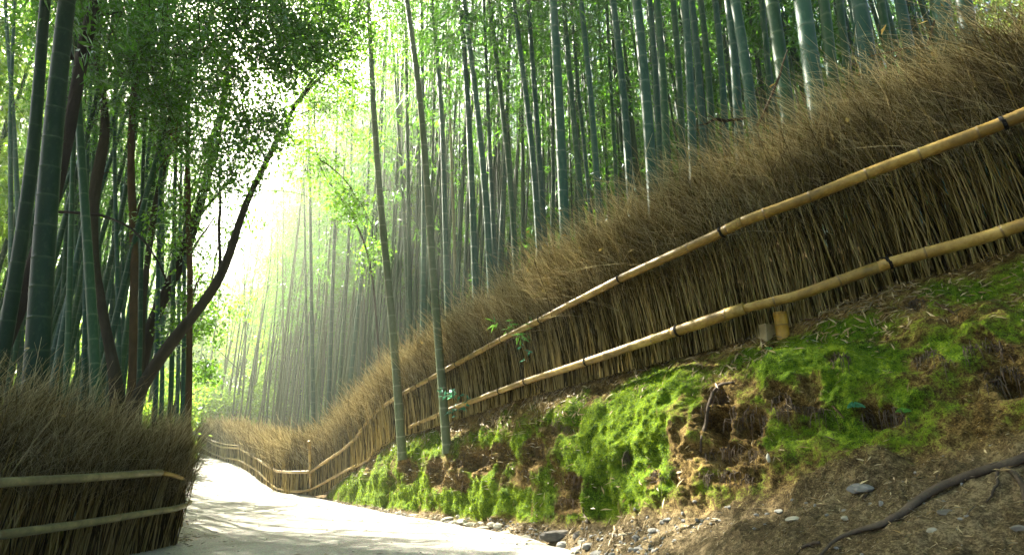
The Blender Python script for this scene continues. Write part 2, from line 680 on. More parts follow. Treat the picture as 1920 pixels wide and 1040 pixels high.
def build_ground():
    gx = axis(-250, 250, -14, 10, .16)
    gy = axis(-200, 300, -1, 26, .16)
    X, Y = np.meshgrid(gx, gy, indexing='ij')
    far = np.hypot(X, Y)
    Z = G(np.clip(X, -85, 85), np.clip(Y, -75, 105))
    n = fbm(np.stack([X * .9, Y * .9, X * 0], -1), 4) * .09 + fbm(np.stack([X * 3, Y * 3, X * 0 + 5], -1), 3) * .03
    inside = in_poly(X, Y, path_poly)
    dp = np.minimum(poly_dist(X, Y, PATH_L), poly_dist(X, Y, PATH_R))
    pm = np.where(inside, 1.0, 1 - smooth(0, .5, dp))
    Z = Z + n * (1 - pm) - .09 * pm
    tt = np.linspace(0, 1, 24)[None, :, None]
    PG = (PA[:, None] * (1 - tt) + PC[:, None] * tt).reshape(-1, 3)
    sel = np.argwhere(inside | (dp < .25))
    for i0 in range(0, len(sel), 500):
        ss = sel[i0:i0 + 500]
        xx, yy = X[ss[:, 0], ss[:, 1]], Y[ss[:, 0], ss[:, 1]]
        j = np.argmin((xx[:, None] - PG[None, :, 0]) ** 2 + (yy[:, None] - PG[None, :, 1]) ** 2, axis=1)
        Z[ss[:, 0], ss[:, 1]] = np.minimum(Z[ss[:, 0], ss[:, 1]], PG[j, 2] - .07)
    ib = in_poly(X, Y, bank_poly)
    db = poly_dist(X, Y, bank_poly + bank_poly[:1])
    Z = Z - np.where(ib, .12 + .5 * smooth(0, .3, db), 0)
    ni, nj = X.shape
    idx = np.arange(ni * nj).reshape(ni, nj)
    q = np.stack([idx[:-1, :-1], idx[1:, :-1], idx[1:, 1:], idx[:-1, 1:]], -1).reshape(-1, 4)
    b = MB()
    b.add(np.stack([X, Y, Z], -1), q)
    tag(b.obj('ground', M['ground']), kind='structure')


build_ground()


def build_path():
    n = 420
    a, c = PA, PC
    m = 70
    t = np.linspace(-.04, 1.04, m)[None, :, None]
    V = a[:, None, :] * (1 - t) + c[:, None, :] * t
    jag = fbm(V * 2.2, 4)[..., None]
    edge = (np.abs(t * 2 - 1) ** 8)
    V[..., :2] += (c - a)[:, None, :2] * jag * edge * .035
    z = V[..., 2]
    e = np.abs(np.broadcast_to(t[..., 0], V.shape[:2]) * 2 - 1)
    z = z + fbm(V * 1.6, 3) * .015 + .012 - .05 * smooth(.97, 1.08, e)
    V[..., 2] = z
    idx = np.arange(n * m).reshape(n, m)
    q = np.stack([idx[:-1, :-1], idx[:-1, 1:], idx[1:, 1:], idx[1:, :-1]], -1).reshape(-1, 4)
    b = MB()
    b.add(V, q)
    tag(b.obj('path', M['path']), kind='structure')


build_path()

# ------------------------------------------------------------------ mossy bank
HOLLOWS = [  # px, py, rx, ry, depth, moss kill
    (1350, 785, 30, 56, .20, 1.0), (1412, 800, 30, 34, .17, 1.0), (1375, 855, 60, 20, .06, .8), (1365, 895, 50, 14, .05, .5),
    (1072, 912, 20, 26, .16, 1.0), (1066, 945, 22, 14, .05, .9), (895, 865, 34, 24, .17, .75), (820, 885, 16, 30, .12, .8),
    (1000, 850, 22, 32, .10, .6), (940, 850, 18, 30, .10, .55), (770, 885, 12, 26, .09, .6), (1048, 805, 26, 14, .06, .5), (1575, 680, 18, 18, .09, .9), (1530, 735, 20, 26, .04, .45),
    (1715, 575, 20, 14, .08, 1.0), (1655, 785, 44, 20, .11, .6), (1895, 720, 40, 32, .14, .9), (1745, 680, 30, 22, .05, .6), (1500, 770, 50, 10, .07, .5),
    (1850, 660, 40, 16, .06, .4), (1468, 755, 20, 16, .05, .6), (1230, 900, 12, 18, .05, .8), (1175, 860, 10, 14, .05, .5), (985, 895, 14, 22, .06, .8), (860, 905, 16, 20, .06, .8), (735, 905, 16, 22, .06, .8), (1285, 835, 24, 70, .0, .6)]
NX, NV = 760, 330


def build_bank():
    xs = np.array([b[0] for b in BANK], float)[::-1]
    rows = []
    for j in range(5):
        rows.append((np.array([b[1 + j][0] for b in BANK], float)[::-1], np.array([b[1 + j][1] for b in BANK], float)[::-1]))
    px = np.linspace(612, 2420, NX)
    # back row: behind the fence
    ctrlpts = []
    for ys, ds in rows:
        yy, dd = np.interp(px, xs, ys), np.exp(np.interp(px, xs, np.log(ds)))
        for _ in range(20):
            yy[1:-1] = (yy[:-2] + 2 * yy[1:-1] + yy[2:]) / 4
            dd[1:-1] = (dd[:-2] + 2 * dd[1:-1] + dd[2:]) / 4
        u = (px - 960) / FPX
        v = (520 - yy) / FPX
        ctrlpts.append(np.stack([u * dd, dd * CP - v * dd * SP, CAM_Z + v * dd * CP + dd * SP], -1))
    base = ctrlpts[0]
    out = base - ctrlpts[1]
    out[:, 2] = 0
    out /= np.linalg.norm(out, axis=1, keepdims=True)
    back = base + out * .7 + np.array([0, 0, .03])
    back2 = base + out * 1.2 + np.array([0, 0, -.3])
    C = np.stack([back2, back] + ctrlpts, 0)   # 7 rows
    # a bulge between brow and toe
    kn = np.array([0, .06, .14, .36, .74, .90, 1.0])
    tv = np.linspace(0, 1, NV)
    # catmull-rom style: piecewise linear then smooth along v
    V = np.empty((NX, NV, 3))
    for k in range(3):
        for i in range(NX):
            V[i, :, k] = np.interp(tv, kn, C[:, i, k])
    keep = V.copy()
    for _ in range(60):
        V[:, 1:-1] = (V[:, :-2] + 2 * V[:, 1:-1] + V[:, 2:]) / 4
    V = .75 * V + .25 * keep
    V[:, -1] -= np.array([0, 0, .02])
    # normals
    du = np.gradient(V, axis=0)
    dv = np.gradient(V, axis=1)
    Nn = np.cross(dv, du)
    Nn /= np.linalg.norm(Nn, axis=2, keepdims=True) + 1e-12
    if Nn[NX // 2, NV // 2, 1] > 0:
        Nn = -Nn
    # image coordinates of the smooth surface
    d = V[..., 1] * CP + (V[..., 2] - CAM_Z) * SP
    ix = 960 + FPX * V[..., 0] / d
    iy = 520 - FPX * ((V[..., 2] - CAM_Z) * CP - V[..., 1] * SP) / d
    vv = np.broadcast_to(tv[None], (NX, NV))
    face = smooth(.2, .36, vv) * (1 - smooth(.74, .86, vv))
    slope = face * smooth(612, 680, ix)
    S = V * np.array([1, 1, 1.0])
    big = fbm(S * 2.2, 4)
    med = fbm(S * 6.5 + 9, 4)
    fine = fbm(S * 24 + 3, 3)
    gro = fbm(np.stack([S[..., 0] * 7 + S[..., 2] * 2.2, S[..., 1] * 7, S[..., 2] * 1.6], -1), 4)
    endf = smooth(612, 660, ix)
    disp = slope * (.09 * big + .042 * med + .05 * gro) + endf * (.022 * med + .012 * fine) + .03 * big * endf
    over = slope * .03 * smooth(.3, .5, vv) * (1 - smooth(.5, .62, vv))
    hol = np.zeros_like(d)
    kill = np.zeros_like(d)
    wob = fbm(S * 9 + 31, 5, .65)
    wob2 = fbm(S * 9 + 77, 5, .65)
    crumb = fbm(S * 38 + 7, 4, .6)
    for hx, hy, rx, ry, dep, kl in HOLLOWS:
        sc = np.clip(d / d[int(np.clip((hx - 612) / 1808 * NX, 0, NX - 1)), NV // 2], .6, 1.6)
        r = np.hypot((ix - hx) / rx + wob * .9, (iy - hy) / ry + wob2 * .9)
        g = 1 - smooth(.35, 1.15, r)
        hol = np.maximum(hol, g * dep * (.6 + .6 * np.clip(wob + .6, 0, 1)))
        kill = np.maximum(kill, kl * (1 - smooth(.7, 1.5, r)))
    disp = disp + over - .85 * hol * (1 + .5 * med) + .028 * crumb * smooth(.02, .1, hol) + .010 * crumb * endf
    V = V + Nn * disp[..., None]
    # moss map
    mz = fbm(S * 1.7 + 50, 4)
    mz2 = fbm(S * 5.5 + 80, 4)
    up = np.interp(ix, [612, 700, 900, 1100, 1400, 1600, 1920], [.3, .62, .62, .66, .56, .62, .50])
    mz3 = fbm(S * 15 + 20, 3)
    moss = up + .6 * mz + .5 * mz2 + .3 * mz3 + .2 * gro
    moss = moss * (1 - smooth(.70, .80, vv + .04 * mz2)) * smooth(.15, .33, vv + .09 * mz + .05 * mz2)
    moss = moss - .75 * kill
    # brown litter patch beside the big hollow and beneath the fence
    for bx, by, rx, ry, k in [(1400, 735, 60, 26, .55), (1640, 640, 120, 24, .3), (1780, 600, 120, 40, .4), (960, 790, 70, 26, .35), (1180, 740, 90, 26, .25), (1760, 720, 60, 40, .25), (1300, 720, 60, 30, .1), (890, 845, 60, 26, .25), (1010, 830, 40, 30, .25), (1840, 810, 100, 30, .25)]:
        r = np.hypot((ix - bx) / rx, (iy - by) / ry)
        moss = moss - k * (1 - smooth(.3, 1.3, r))
    for bx, by, rx, ry, k in [(1560, 670, 130, 70, .35), (1560, 820, 110, 60, .35), (1190, 830, 90, 100, .3), (780, 830, 110, 30, .45), (720, 920, 120, 40, .5), (930, 940, 130, 30, .5), (1250, 740, 110, 50, .25)]:
        r = np.hypot((ix - bx) / rx, (iy - by) / ry)
        moss = moss + k * (1 - smooth(.3, 1.3, r))
    moss = np.clip(moss, 0, 1)
    dirt = smooth(.70, .80, vv) + (1 - smooth(.12, .2, vv))
    idx = np.arange(NX * NV).reshape(NX, NV)
    q = np.stack([idx[:-1, :-1], idx[:-1, 1:], idx[1:, 1:], idx[1:, :-1]], -1).reshape(-1, 4)
    b = MB()
    b.add(V, q, None, moss.ravel())
    me = b.mesh('mossy_bank', M['bank'])
    at = me.attributes.new('dirt', 'FLOAT', 'POINT')
    at.data.foreach_set('value', np.clip(dirt, 0, 1).ravel().astype(np.float32))
    o = bpy.data.objects.new('mossy_bank', me)
    COL.objects.link(o)
    tag(o, kind='structure')
    du = np.gradient(V, axis=0)
    dv = np.gradient(V, axis=1)
    N2 = np.cross(dv, du)
    N2 /= np.linalg.norm(N2, axis=2, keepdims=True) + 1e-12
    N2 = np.where(((N2 * Nn).sum(-1) < 0)[..., None], -N2, N2)
    d = V[..., 1] * CP + (V[..., 2] - CAM_Z) * SP
    ix = 960 + FPX * V[..., 0] / d
    iy = 520 - FPX * ((V[..., 2] - CAM_Z) * CP - V[..., 1] * SP) / d
    return dict(V=V, N=N2, moss=moss, ix=ix, iy=iy, vv=vv, d=d)


BK = build_bank()


def on_bank(px, py):
    """bank surface point seen at a pixel (nearest vertex in the picture, front-most)"""
    r = (BK['ix'] - px) ** 2 + (BK['iy'] - py) ** 2
    near = r < r.min() + 9
    dd = np.where(near, BK['d'], 1e9)
    k = np.unravel_index(np.argmin(dd), dd.shape)
    return BK['V'][k].copy(), BK['N'][k].copy()


# moss blades: nobody could count them
def build_moss():
    V, Nn, mo = BK['V'].reshape(-1, 3), BK['N'].reshape(-1, 3), BK['moss'].ravel()
    area = (BK['d'] ** 2).ravel()
    w = np.clip(mo + .35 * fbm(V * 14, 3) - .45, 0, .4) * np.sqrt(area)
    w[(BK['ix'].ravel() > 2050)] = 0
    w /= w.sum()
    n = 190000
    k = RNG.choice(len(V), n, p=w)
    C = V[k] + RNG.normal(0, .006, (n, 3))
    Nk = Nn[k]
    D = Nk * .6 + RNG.normal(0, .5, (n, 3)) + np.array([0, 0, -.25])
    dd = BK['d'].ravel()[k]
    L = RNG.uniform(.004, .011, n) * np.clip(dd / 3, .8, 1.6)
    b = MB()
    tint = np.clip(.5 + .5 * fbm(C * 4, 3) + RNG.normal(0, .18, n), 0, 1)
    b.leaves(C - Nk * .003, D, RNG.normal(0, 1, (n, 3)), L, L * .28, tint)
    tag(b.obj('moss', M['moss_blade']), 'soft green moss covering the eroded bank beneath the fence', 'moss', kind='stuff')


build_moss()


def build_litter():
    V, Nn = BK['V'].reshape(-1, 3), BK['N'].reshape(-1, 3)
    vv, ix = BK['vv'].ravel(), BK['ix'].ravel()
    clump = fbm(V * 3.3 + 11, 3).ravel()
    w = (smooth(.72, .8, vv) * .8 + (1 - smooth(.24, .42, vv)) * smooth(.13, .15, vv) * 1.9 + .16) * np.clip(clump + .45, .03, 1) ** 1.5 * BK['d'].ravel() ** 1.5
    w *= (ix < 2100)
    w /= w.sum()
    n = 5200
    k = RNG.choice(len(V), n, p=w)
    Nk = Nn[k]
    T = np.cross(Nk, RNG.normal(0, 1, (n, 3)))
    T /= np.linalg.norm(T, axis=1, keepdims=True)
    D = T + Nk * RNG.normal(.08, .14, (n, 1))
    L = RNG.uniform(.012, .07, n) * np.clip(BK['d'].ravel()[k] / 2.8, .65, 1.3)
    b = MB()
    b.leaves(V[k] + Nk * .007, D, Nk + RNG.normal(0, .35, (n, 3)), L, L * RNG.uniform(.1, .22, n), RNG.beta(.9, 1.8, n))
    # on the path edge and ground
    tag(b.obj('fallen_leaves', M['litter']), 'straw coloured bamboo leaves littering the bank and dirt slope', 'fallen leaves', kind='stuff')
    # path edge litter by the near fence and along the far fence
    b = MB()
    pts = []
    for line, cnt, off in ((LEFT_BASE[2:9], 1300, .35), (far_base[:6] + [], 1500, -.3), (front1[6:], 500, .15)):
        Ls = resample(line, 400)
        kk = RNG.integers(0, 399, cnt)
        p = Ls[kk]
        t = Ls[np.minimum(kk + 1, 399)] - Ls[np.maximum(kk - 1, 0)]
        nrm = np.stack([t[:, 1], -t[:, 0]], 1)
        nrm /= np.linalg.norm(nrm, axis=1, keepdims=True)
        o = np.abs(RNG.normal(0, .22, cnt)) * np.sign(off) + off * .4
        pts.append(np.c_[p[:, :2] + nrm * o[:, None], p[:, 2]])
    kk = RNG.integers(6, 300, 420)
    tt = RNG.uniform(.03, .97, 420)[:, None]
    pts.append(PA[kk] * (1 - tt) + PC[kk] * tt)
    pts = np.concatenate(pts)
    pts[:-420, 2] = G(pts[:-420, 0], pts[:-420, 1]) + .03
    pts[-420:, 2] += .025
    n = len(pts)
    D = np.c_[RNG.normal(0, 1, (n, 2)), RNG.normal(0, .12, n)]
    Nk = np.tile([0, 0, 1.0], (n, 1)) + RNG.normal(0, .3, (n, 3))
    L = RNG.uniform(.03, .085, n)
    b.leaves(pts, D, Nk, L, L * RNG.uniform(.12, .25, n), RNG.beta(1.2, 2.4, n))
    tag(b.obj('dry_leaves', M['litter']), 'dry leaves gathered along the edges of the pale path', 'fallen leaves', kind='stuff')


build_litter()


def stone_mesh(r, sq, seed, mat, name='stone', nu=14, nv=9):
    g = np.random.default_rng(seed)
    th = np.linspace(0, 2 * PI, nu, endpoint=False)
    ph = np.linspace(0, PI, nv)
    X = np.sin(ph)[:, None] * np.cos(th)[None]
    Y = np.sin(ph)[:, None] * np.sin(th)[None]
    Z = np.cos(ph)[:, None] * np.ones(nu)[None]
    p = np.stack([X, Y, Z], -1)
    # facetted: clip by random planes
    for _ in range(11):
        nrm = g.normal(0, 1, 3)
        nrm /= np.linalg.norm(nrm)
        h = g.uniform(.55, .9)
        dot = p @ nrm
        ex = np.maximum(dot - h, 0)
        p = p - ex[..., None] * nrm
    p = p * (1 + .1 * fbm(p * 2 + seed, 2))[..., None]
    p = p * np.array([r, r * g.uniform(.55, .9), r * sq])
    idx = np.arange(nu * nv).reshape(nv, nu)
    nxt = np.roll(idx, -1, 1)
    q = np.stack([idx[:-1], idx[1:], nxt[1:], nxt[:-1]], -1).reshape(-1, 4)
    return p.reshape(-1, 3), q


def build_gravel():
    V, Nn = BK['V'].reshape(-1, 3), BK['N'].reshape(-1, 3)
    w = smooth(.72, .8, BK['vv'].ravel()) * BK['d'].ravel() ** 1.5 * np.clip(fbm(V * 2.5 + 4, 3) + .4, .02, 1) ** 1.5 * (BK['ix'].ravel() < 2100)
    w /= w.sum()
    b = MB()
    for i, k in enumerate(RNG.choice(len(V), 1100, p=w)):
        r = float(RNG.uniform(.003, .015)) * (1.8 if i % 14 == 0 else 1) * min(1.2, BK['d'].ravel()[k] / 2.2)
        p, q = stone_mesh(r, .6, i + 500, None, nu=10, nv=7)
        a = RNG.uniform(0, 6.28)
        ca, sa = math.cos(a), math.sin(a)
        p = p @ np.array([[ca, sa, 0], [-sa, ca, 0], [0, 0, 1]])
        b.add(p + V[k] - Nn[k] * r * .05, q)
    tag(b.obj('gravel', M['stone'], smooth_shade=False), 'loose grey pebbles scattered over the bare dirt slope', 'gravel', kind='stuff')


build_gravel()


def build_crumbs():
    V, Nn, mo = BK['V'].reshape(-1, 3), BK['N'].reshape(-1, 3), BK['moss'].ravel()
    cl = np.clip(fbm(V * 5 + 2, 3) + .35, .02, 1)
    w = np.clip(.4 - mo, 0, .4) * BK['d'].ravel() ** 1.2 * (BK['ix'].ravel() < 2050) * cl
    w /= w.sum()
    b = MB()
    for i, k in enumerate(RNG.choice(len(V), 3600, p=w)):
        r = float(RNG.uniform(.002, .007)) * (2.0 if i % 23 == 0 else 1) * min(1.5, BK['d'].ravel()[k] / 2.4)
        p, q = stone_mesh(r, .8, i + 9500, None, nu=7, nv=5)
        b.add(p + V[k] + Nn[k] * r * .15, q)
    me = b.mesh('soil_crumbs', M['bank'], False)
    at = me.attributes.new('dirt', 'FLOAT', 'POINT')
    at.data.foreach_set('value', np.full(len(me.vertices), .5, np.float32))
    o = bpy.data.objects.new('soil_crumbs', me)
    COL.objects.link(o)
    tag(o, 'crumbling bits of brown soil on the bare parts of the bank', 'soil', kind='stuff')
    n = 9000
    k = RNG.choice(len(V), n, p=w)
    T = np.cross(Nn[k], RNG.normal(0, 1, (n, 3)))
    T /= np.linalg.norm(T, axis=1, keepdims=True)
    L = RNG.uniform(.008, .03, n) * np.clip(BK['d'].ravel()[k] / 2.6, .7, 1.5)
    b = MB()
    b.leaves(V[k] + Nn[k] * .004, T + Nn[k] * RNG.normal(.05, .12, (n, 1)), Nn[k] + RNG.normal(0, .3, (n, 3)), L, RNG.uniform(.0012, .0026, n) * np.clip(BK['d'].ravel()[k] / 2.6, .7, 1.5), RNG.beta(1.0, 2.2, n))
    tag(b.obj('dry_needles', M['litter']), 'fine straw bits strewn over the bare soil of the bank', 'dry litter', kind='stuff')


build_crumbs()


def build_rootlets():
    b = MB()
    P0 = []
    for hx, hy, rx, ry, dep, kl in HOLLOWS:
        if dep < .05:
            continue
        for _ in range(int(10 + rx * .9)):
            a = RNG.uniform(PI * .95, PI * 2.05)
            x, y = hx + math.cos(a) * rx * RNG.uniform(.5, 1.1), hy + math.sin(a) * ry * RNG.uniform(.6, 1.1)
            p, n = on_bank(x, y)
            P0.append((p, n))
    Pt = []
    for p, n in P0:
        l = RNG.uniform(.02, .07)
        d1 = n * .5 + RNG.normal(0, .4, 3)
        Pt.append(np.array([p - n * .01, p + d1 * l * .5 + n * .006, p + d1 * l * .8 + np.array([0, 0, -l * .6]), p + d1 * l * .9 + np.array([0, 0, -l * 1.3])]))
    b.tubes(np.array(Pt), np.tile([[.0016, .0014, .001, .0006]], (len(Pt), 1)) * RNG.uniform(.6, 1.6, (len(Pt), 1)), 4)
    tag(b.obj('rootlets', M['root_bark']), 'fine brown rootlets hanging in the hollows of the eroded bank', 'rootlets', kind='stuff')
    b = MB()
    for i in range(420):
        k = int(RNG.integers(8, 190))
        t = RNG.uniform(.03, .97)
        if RNG.uniform() < .6:
            t = 1 - abs(RNG.normal(0, .10)) if RNG.uniform() < .6 else abs(RNG.normal(0, .10))
        p = PA[k] * (1 - t) + PC[k] * t
        r = float(RNG.uniform(.004, .013)) * (1.5 if i % 17 == 0 else 1)
        q_, f_ = stone_mesh(r, .6, i + 3500, None)
        b.add(q_ + p + np.array([0, 0, .015]), f_)
    tag(b.obj('grit', M['stone'], smooth_shade=False), 'small loose grit lying on the pale path', 'grit', kind='stuff')


build_rootlets()


def stone(px, py, wpx, hpx, label, mat='stone', group=None, rot=None, seed=0, lift=-.25, d=None):
    if d is None:
        p, nrm = on_bank(px, py)
    else:
        p = P(px, py, d)
    d = proj(p)[2]
    r = wpx / FPX * d * .5
    V, q = stone_mesh(r, min(.95, hpx / wpx), seed, None)
    b = MB()
    b.add(V, q)
    o = b.obj('stone', M[mat], smooth_shade=False)
    o.location = Vector([float(c) for c in p + np.array([0, 0, r * hpx / wpx * lift])])
    o.rotation_euler = (random.uniform(-.12, .12), random.uniform(-.12, .12), random.uniform(-.4, .4) if rot is None else rot)
    return tag(o, label, 'stone', group)


stone(1043, 1000, 78, 26, 'long grey brown slab propped on edge where the bank meets the path', 'stone_dark', seed=1, rot=.1)
stone(1081, 1001, 22, 20, 'small dark stone against the end of the long slab', 'stone_dark', seed=2)
stone(1054, 1020, 28, 22, 'rounded light grey stone under the long propped slab', 'stone', seed=3)
stone(1082, 1028, 44, 22, 'broad pale stone below the slab in the heap at the path edge', 'stone_pale', seed=4)
stone(1100, 1022, 30, 16, 'brownish stone at the upper corner of the heap below the slab', 'stone', seed=5)
stone(1062, 1037, 34, 16, 'blue grey stone at the lower edge of the heap below the slab', 'stone', seed=6)
stone(1118, 1036, 38, 16, 'flat bluish stone at the dirt end of the heap below the slab', 'stone', seed=7)
for i, (x, y, w, h) in enumerate([(838, 969, 26, 9), (850, 977, 30, 10), (866, 974, 24, 12), (884, 980, 36, 10), (905, 985, 34, 9), (922, 980, 22, 11), (935, 984, 26, 13),
                                   (858, 966, 16, 9), (878, 969, 18, 9), (900, 977, 18, 8), (950, 996, 44, 10), (985, 1004, 52, 11), (1010, 1018, 56, 10), (1024, 1030, 44, 9), (965, 1008, 44, 8), (815, 966, 22, 6), (776, 962, 24, 5), (748, 958, 20, 5), (1090, 1012, 20, 10), (1040, 1034, 30, 10)]):
    stone(x, y, w, h, 'pale flat stone lying along the sunlit edge of the path', 'stone_pale', 'pale stones edging the path', seed=20 + i, lift=-.2, d=None)
stone(1490, 970, 34, 12, 'pale flat stone on the bare dirt under the lowest moss', 'stone_pale', seed=50)
stone(1608, 912, 50, 18, 'grey green flat stone half sunk just under the moss edge', 'stone', seed=51)
stone(1651, 940, 18, 12, 'small blue grey stone between the sunk stone and the thick root', 'stone', seed=52)
stone(1460, 955, 24, 10, 'little grey stone uphill from the pale flat stone', 'stone', seed=53)
stone(1584, 972, 20, 12, 'small cream stone on the dirt above the thick root', 'stone_pale', seed=54)
stone(1776, 955, 44, 16, 'dark grey stone half buried on the camera side of the thick root', 'stone_dark', seed=55)
stone(1743, 989, 22, 12, 'small pale stone alone on the dirt beyond the thick root', 'stone_pale', seed=56)
stone(1223, 992, 26, 12, 'greenish grey stone on the dirt next to the slab heap', 'stone', seed=57)
stone(1165, 1000, 24, 12, 'pale stone cluster piece uphill of the stone heap', 'stone_pale', seed=58)
stone(1250, 975, 20, 10, 'small grey stone under the dripping moss', 'stone', seed=59)
stone(1908, 990, 30, 16, 'brown stone at the foot of the thin blue grey root', 'stone_dark', seed=60)

# ------------------------------------------------------------------ brushwood


def brush_mesh(line, dens, h, lean, seed, thick=.16, wisp=5, r0=.0045, wr=.0018, taper_d=True, hfun=None, sides=3, leaf=0.5):
    """line: base polyline (x,y,z). stalks rise nearly straight, twigs fan out above and sweep along lean"""
    g = np.random.default_rng(seed)
    L = resample(line, 900)
    s = np.r_[0, np.cumsum(np.linalg.norm(np.diff(L, axis=0), axis=1))]
    d = np.maximum(np.linalg.norm(L - np.array([0, 0, CAM_Z]), axis=1), 2.0)
    w = np.clip((3.2 / d), .16, 1.0)
    dl = np.gradient(s) * w
    n = int(dens * dl.sum())
    k = g.choice(len(L), n, p=dl / dl.sum())
    kf = np.clip(k + g.uniform(-.5, .5, n), 0, len(L) - 1.001)
    k0 = kf.astype(int)
    B = L[k0] + (L[k0 + 1] - L[k0]) * (kf - k0)[:, None]
    t = np.gradient(L, axis=0)
    t /= np.linalg.norm(t, axis=1, keepdims=True)
    T = t[k0]
    O = np.c_[T[:, 1], -T[:, 0], np.zeros(n)]
    O /= np.linalg.norm(O, axis=1, keepdims=True)
    sc = (1 / w[k0])
    rs = np.clip(sc ** .62, 1, 4)
    off = g.uniform(-.5, .5, n) * thick
    B = B + O * off[:, None] - np.array([0, 0, .05])
    H = h if hfun is None else hfun(B)
    H = H * g.uniform(.5, .92, n)
    bm = MB()
    K = 5
    f = np.linspace(0, 1, K)[None, :, None]
    lean3 = np.asarray(lean, float)
    if lean3.ndim == 1:
        ld = np.broadcast_to(lean3, (n, 3))
    else:
        ld = T * lean3[0, 0]
    dirv = np.array([0, 0, 1.0]) + g.normal(0, .07, (n, 3)) + ld * .10
    up = H[:, None, None] * f
    wob = g.normal(0, .012, (n, K, 3)) * f
    Pt = B[:, None, :] + dirv[:, None, :] * up + wob + ld[:, None, :] * (H[:, None, None] * .16 * f ** 2.5)
    R = (g.uniform(.5, 1.25, n) * r0 * rs)[:, None] * (1 - .55 * f[..., 0])
    tone = np.clip(np.where(g.uniform(0, 1, n) < .45, g.beta(1.3, 4, n), .55 + .45 * g.beta(1.5, 2, n)), 0, 1)[:, None] * (1.0 - .18 * np.linspace(0, 1, K)[None])
    bm.tubes(Pt, R, sides, tone)
    # wisps
    m = n * wisp
    kk = np.repeat(np.arange(n), wisp)
    st = g.uniform(.62, 1.0, m) ** .8
    P0 = np.empty((m, 3))
    fi = st * (K - 1)
    i0 = np.minimum(fi.astype(int), K - 2)
    P0 = Pt[kk, i0] + (Pt[kk, i0 + 1] - Pt[kk, i0]) * (fi - i0)[:, None]
    hh = (h if hfun is None else hfun(P0))
    Hm = np.broadcast_to(hh, (m,))
    Lw = Hm * g.uniform(.18, .48, m)
    K2 = 4
    f2 = np.linspace(0, 1, K2)[None, :, None]
    dv = np.array([0, 0, .95]) + ld[kk] * .30 + T[kk] * g.normal(0, .5, (m, 1)) * g.choice([.45, 1.3], (m, 1)) + g.normal(0, .14, (m, 3)) + O[kk] * g.normal(0, .10, (m, 1))
    dv /= np.linalg.norm(dv, axis=1, keepdims=True)
    W = P0[:, None, :] + dv[:, None, :] * (Lw[:, None, None] * f2) + (ld[kk] * .42 + np.array([0, 0, -.16]) + g.normal(0, .14, (m, 3)))[:, None, :] * (Lw[:, None, None] * f2 ** 2)
    R2 = (g.uniform(.6, 1.3, m) * wr * rs[kk])[:, None] * (1 - .6 * f2[..., 0])
    tone2 = np.clip(g.beta(.9, 1.1, m)[:, None] * .85 + .42 * f2[..., 0] * (st[:, None] ** 2), 0, 1)  # twigs pale a little at the tips; extra lightness paints in backlight
    bm.tubes(W, R2, sides, tone2, mat=1)
    # caught dead leaves
    nl = int(n * leaf * .25)
    kl = g.integers(0, m, nl)
    Cc = W[kl, g.integers(0, K2, nl)]
    Ls = g.uniform(.025, .06, nl)
    bm.leaves(Cc, g.normal(0, 1, (nl, 3)), g.normal(0, 1, (nl, 3)), Ls, Ls * g.uniform(.2, .5, nl), np.clip(g.beta(2, 3, nl), 0, 1))
    return bm


def fence_h(B):
    # a little taller towards the far end
    return np.interp(np.linalg.norm(B[..., :2], axis=-1), [2, 4, 9, 12, 20], [1.18, 1.16, 1.15, 1.35, 1.4])


def offset_line(line, dist):
    L = np.array([np.asarray(p, float) for p in line])
    t = np.gradient(L, axis=0)
    o = np.stack([t[:, 1], -t[:, 0], np.zeros(len(t))], 1)
    o /= np.linalg.norm(o, axis=1, keepdims=True)
    return L + o * dist


def rail_mesh(pts, r0, r1, node=.24, seed=0, sides=12):
    """bamboo pole through points, with swollen nodes, capped ends"""
    g = np.random.default_rng(seed)
    L = resample(smoothline(resample(pts, 60), 2), 400)
    s = np.r_[0, np.cumsum(np.linalg.norm(np.diff(L, axis=0), axis=1))]
    ts, rr, aa = [], [], []
    x = g.uniform(.02, node)
    nodes = []
    while x < s[-1]:
        nodes.append(x)
        x += node * g.uniform(.8, 1.2)
    base = list(np.linspace(0, s[-1], max(4, int(s[-1] / .08))))
    for t in base:
        if all(abs(t - q) > .012 for q in nodes):
            ts.append((t, 1.0, 0.0))
    for q in nodes:
        for o, k, a in ((-.010, 1.0, 0), (-.004, 1.10, .1), (0, 1.05, 1.0), (.003, 1.0, .8), (.010, 1.0, 0.0)):
            if 0 < q + o < s[-1]:
                ts.append((q + o, k, a))
    ts.sort()
    T = np.array([t[0] for t in ts])
    Pt = np.stack([np.interp(T, s, L[:, k]) for k in range(3)], 1)
    R = np.array([t[1] for t in ts]) * np.interp(T, [0, s[-1]], [r0, r1])
    b = MB()
    b.tubes(Pt, R[None], sides, np.array([t[2] for t in ts])[None], cap=True)
    return b


def tie(center, axis_, r, parent, seed=0):
    """a black rope knot: turns around the pole and two loose ends"""
    g = np.random.default_rng(seed)
    ax = np.asarray(axis_, float)
    ax /= np.linalg.norm(ax)
    u = np.cross(ax, [0, 0, 1.0])
    u /= np.linalg.norm(u)
    w = np.cross(u, ax)
    b = MB()
    th = np.linspace(0, 2 * PI * 3, 50)
    h = np.linspace(-.007, .007, 50)
    c = center + ax * h[:, None] + (np.cos(th)[:, None] * u + np.sin(th)[:, None] * w) * (r + .0025)
    b.tubes(c, np.full((1, 50), .0032), 5)
    for sgn in (-1, 1):
        e = [center + w * (r + .004) - u * r * .6, center + w * (r + .018) - u * r * .9 + ax * sgn * .014, center + w * (r + .02) - u * (r + .01) + ax * sgn * .032, center + w * (r * .5) - u * (r + .02) + ax * sgn * .04]
        b.tubes(np.array(e), np.linspace(.004, .002, 4)[None], 5)
    return b.obj('tie', M['rope'], parent)


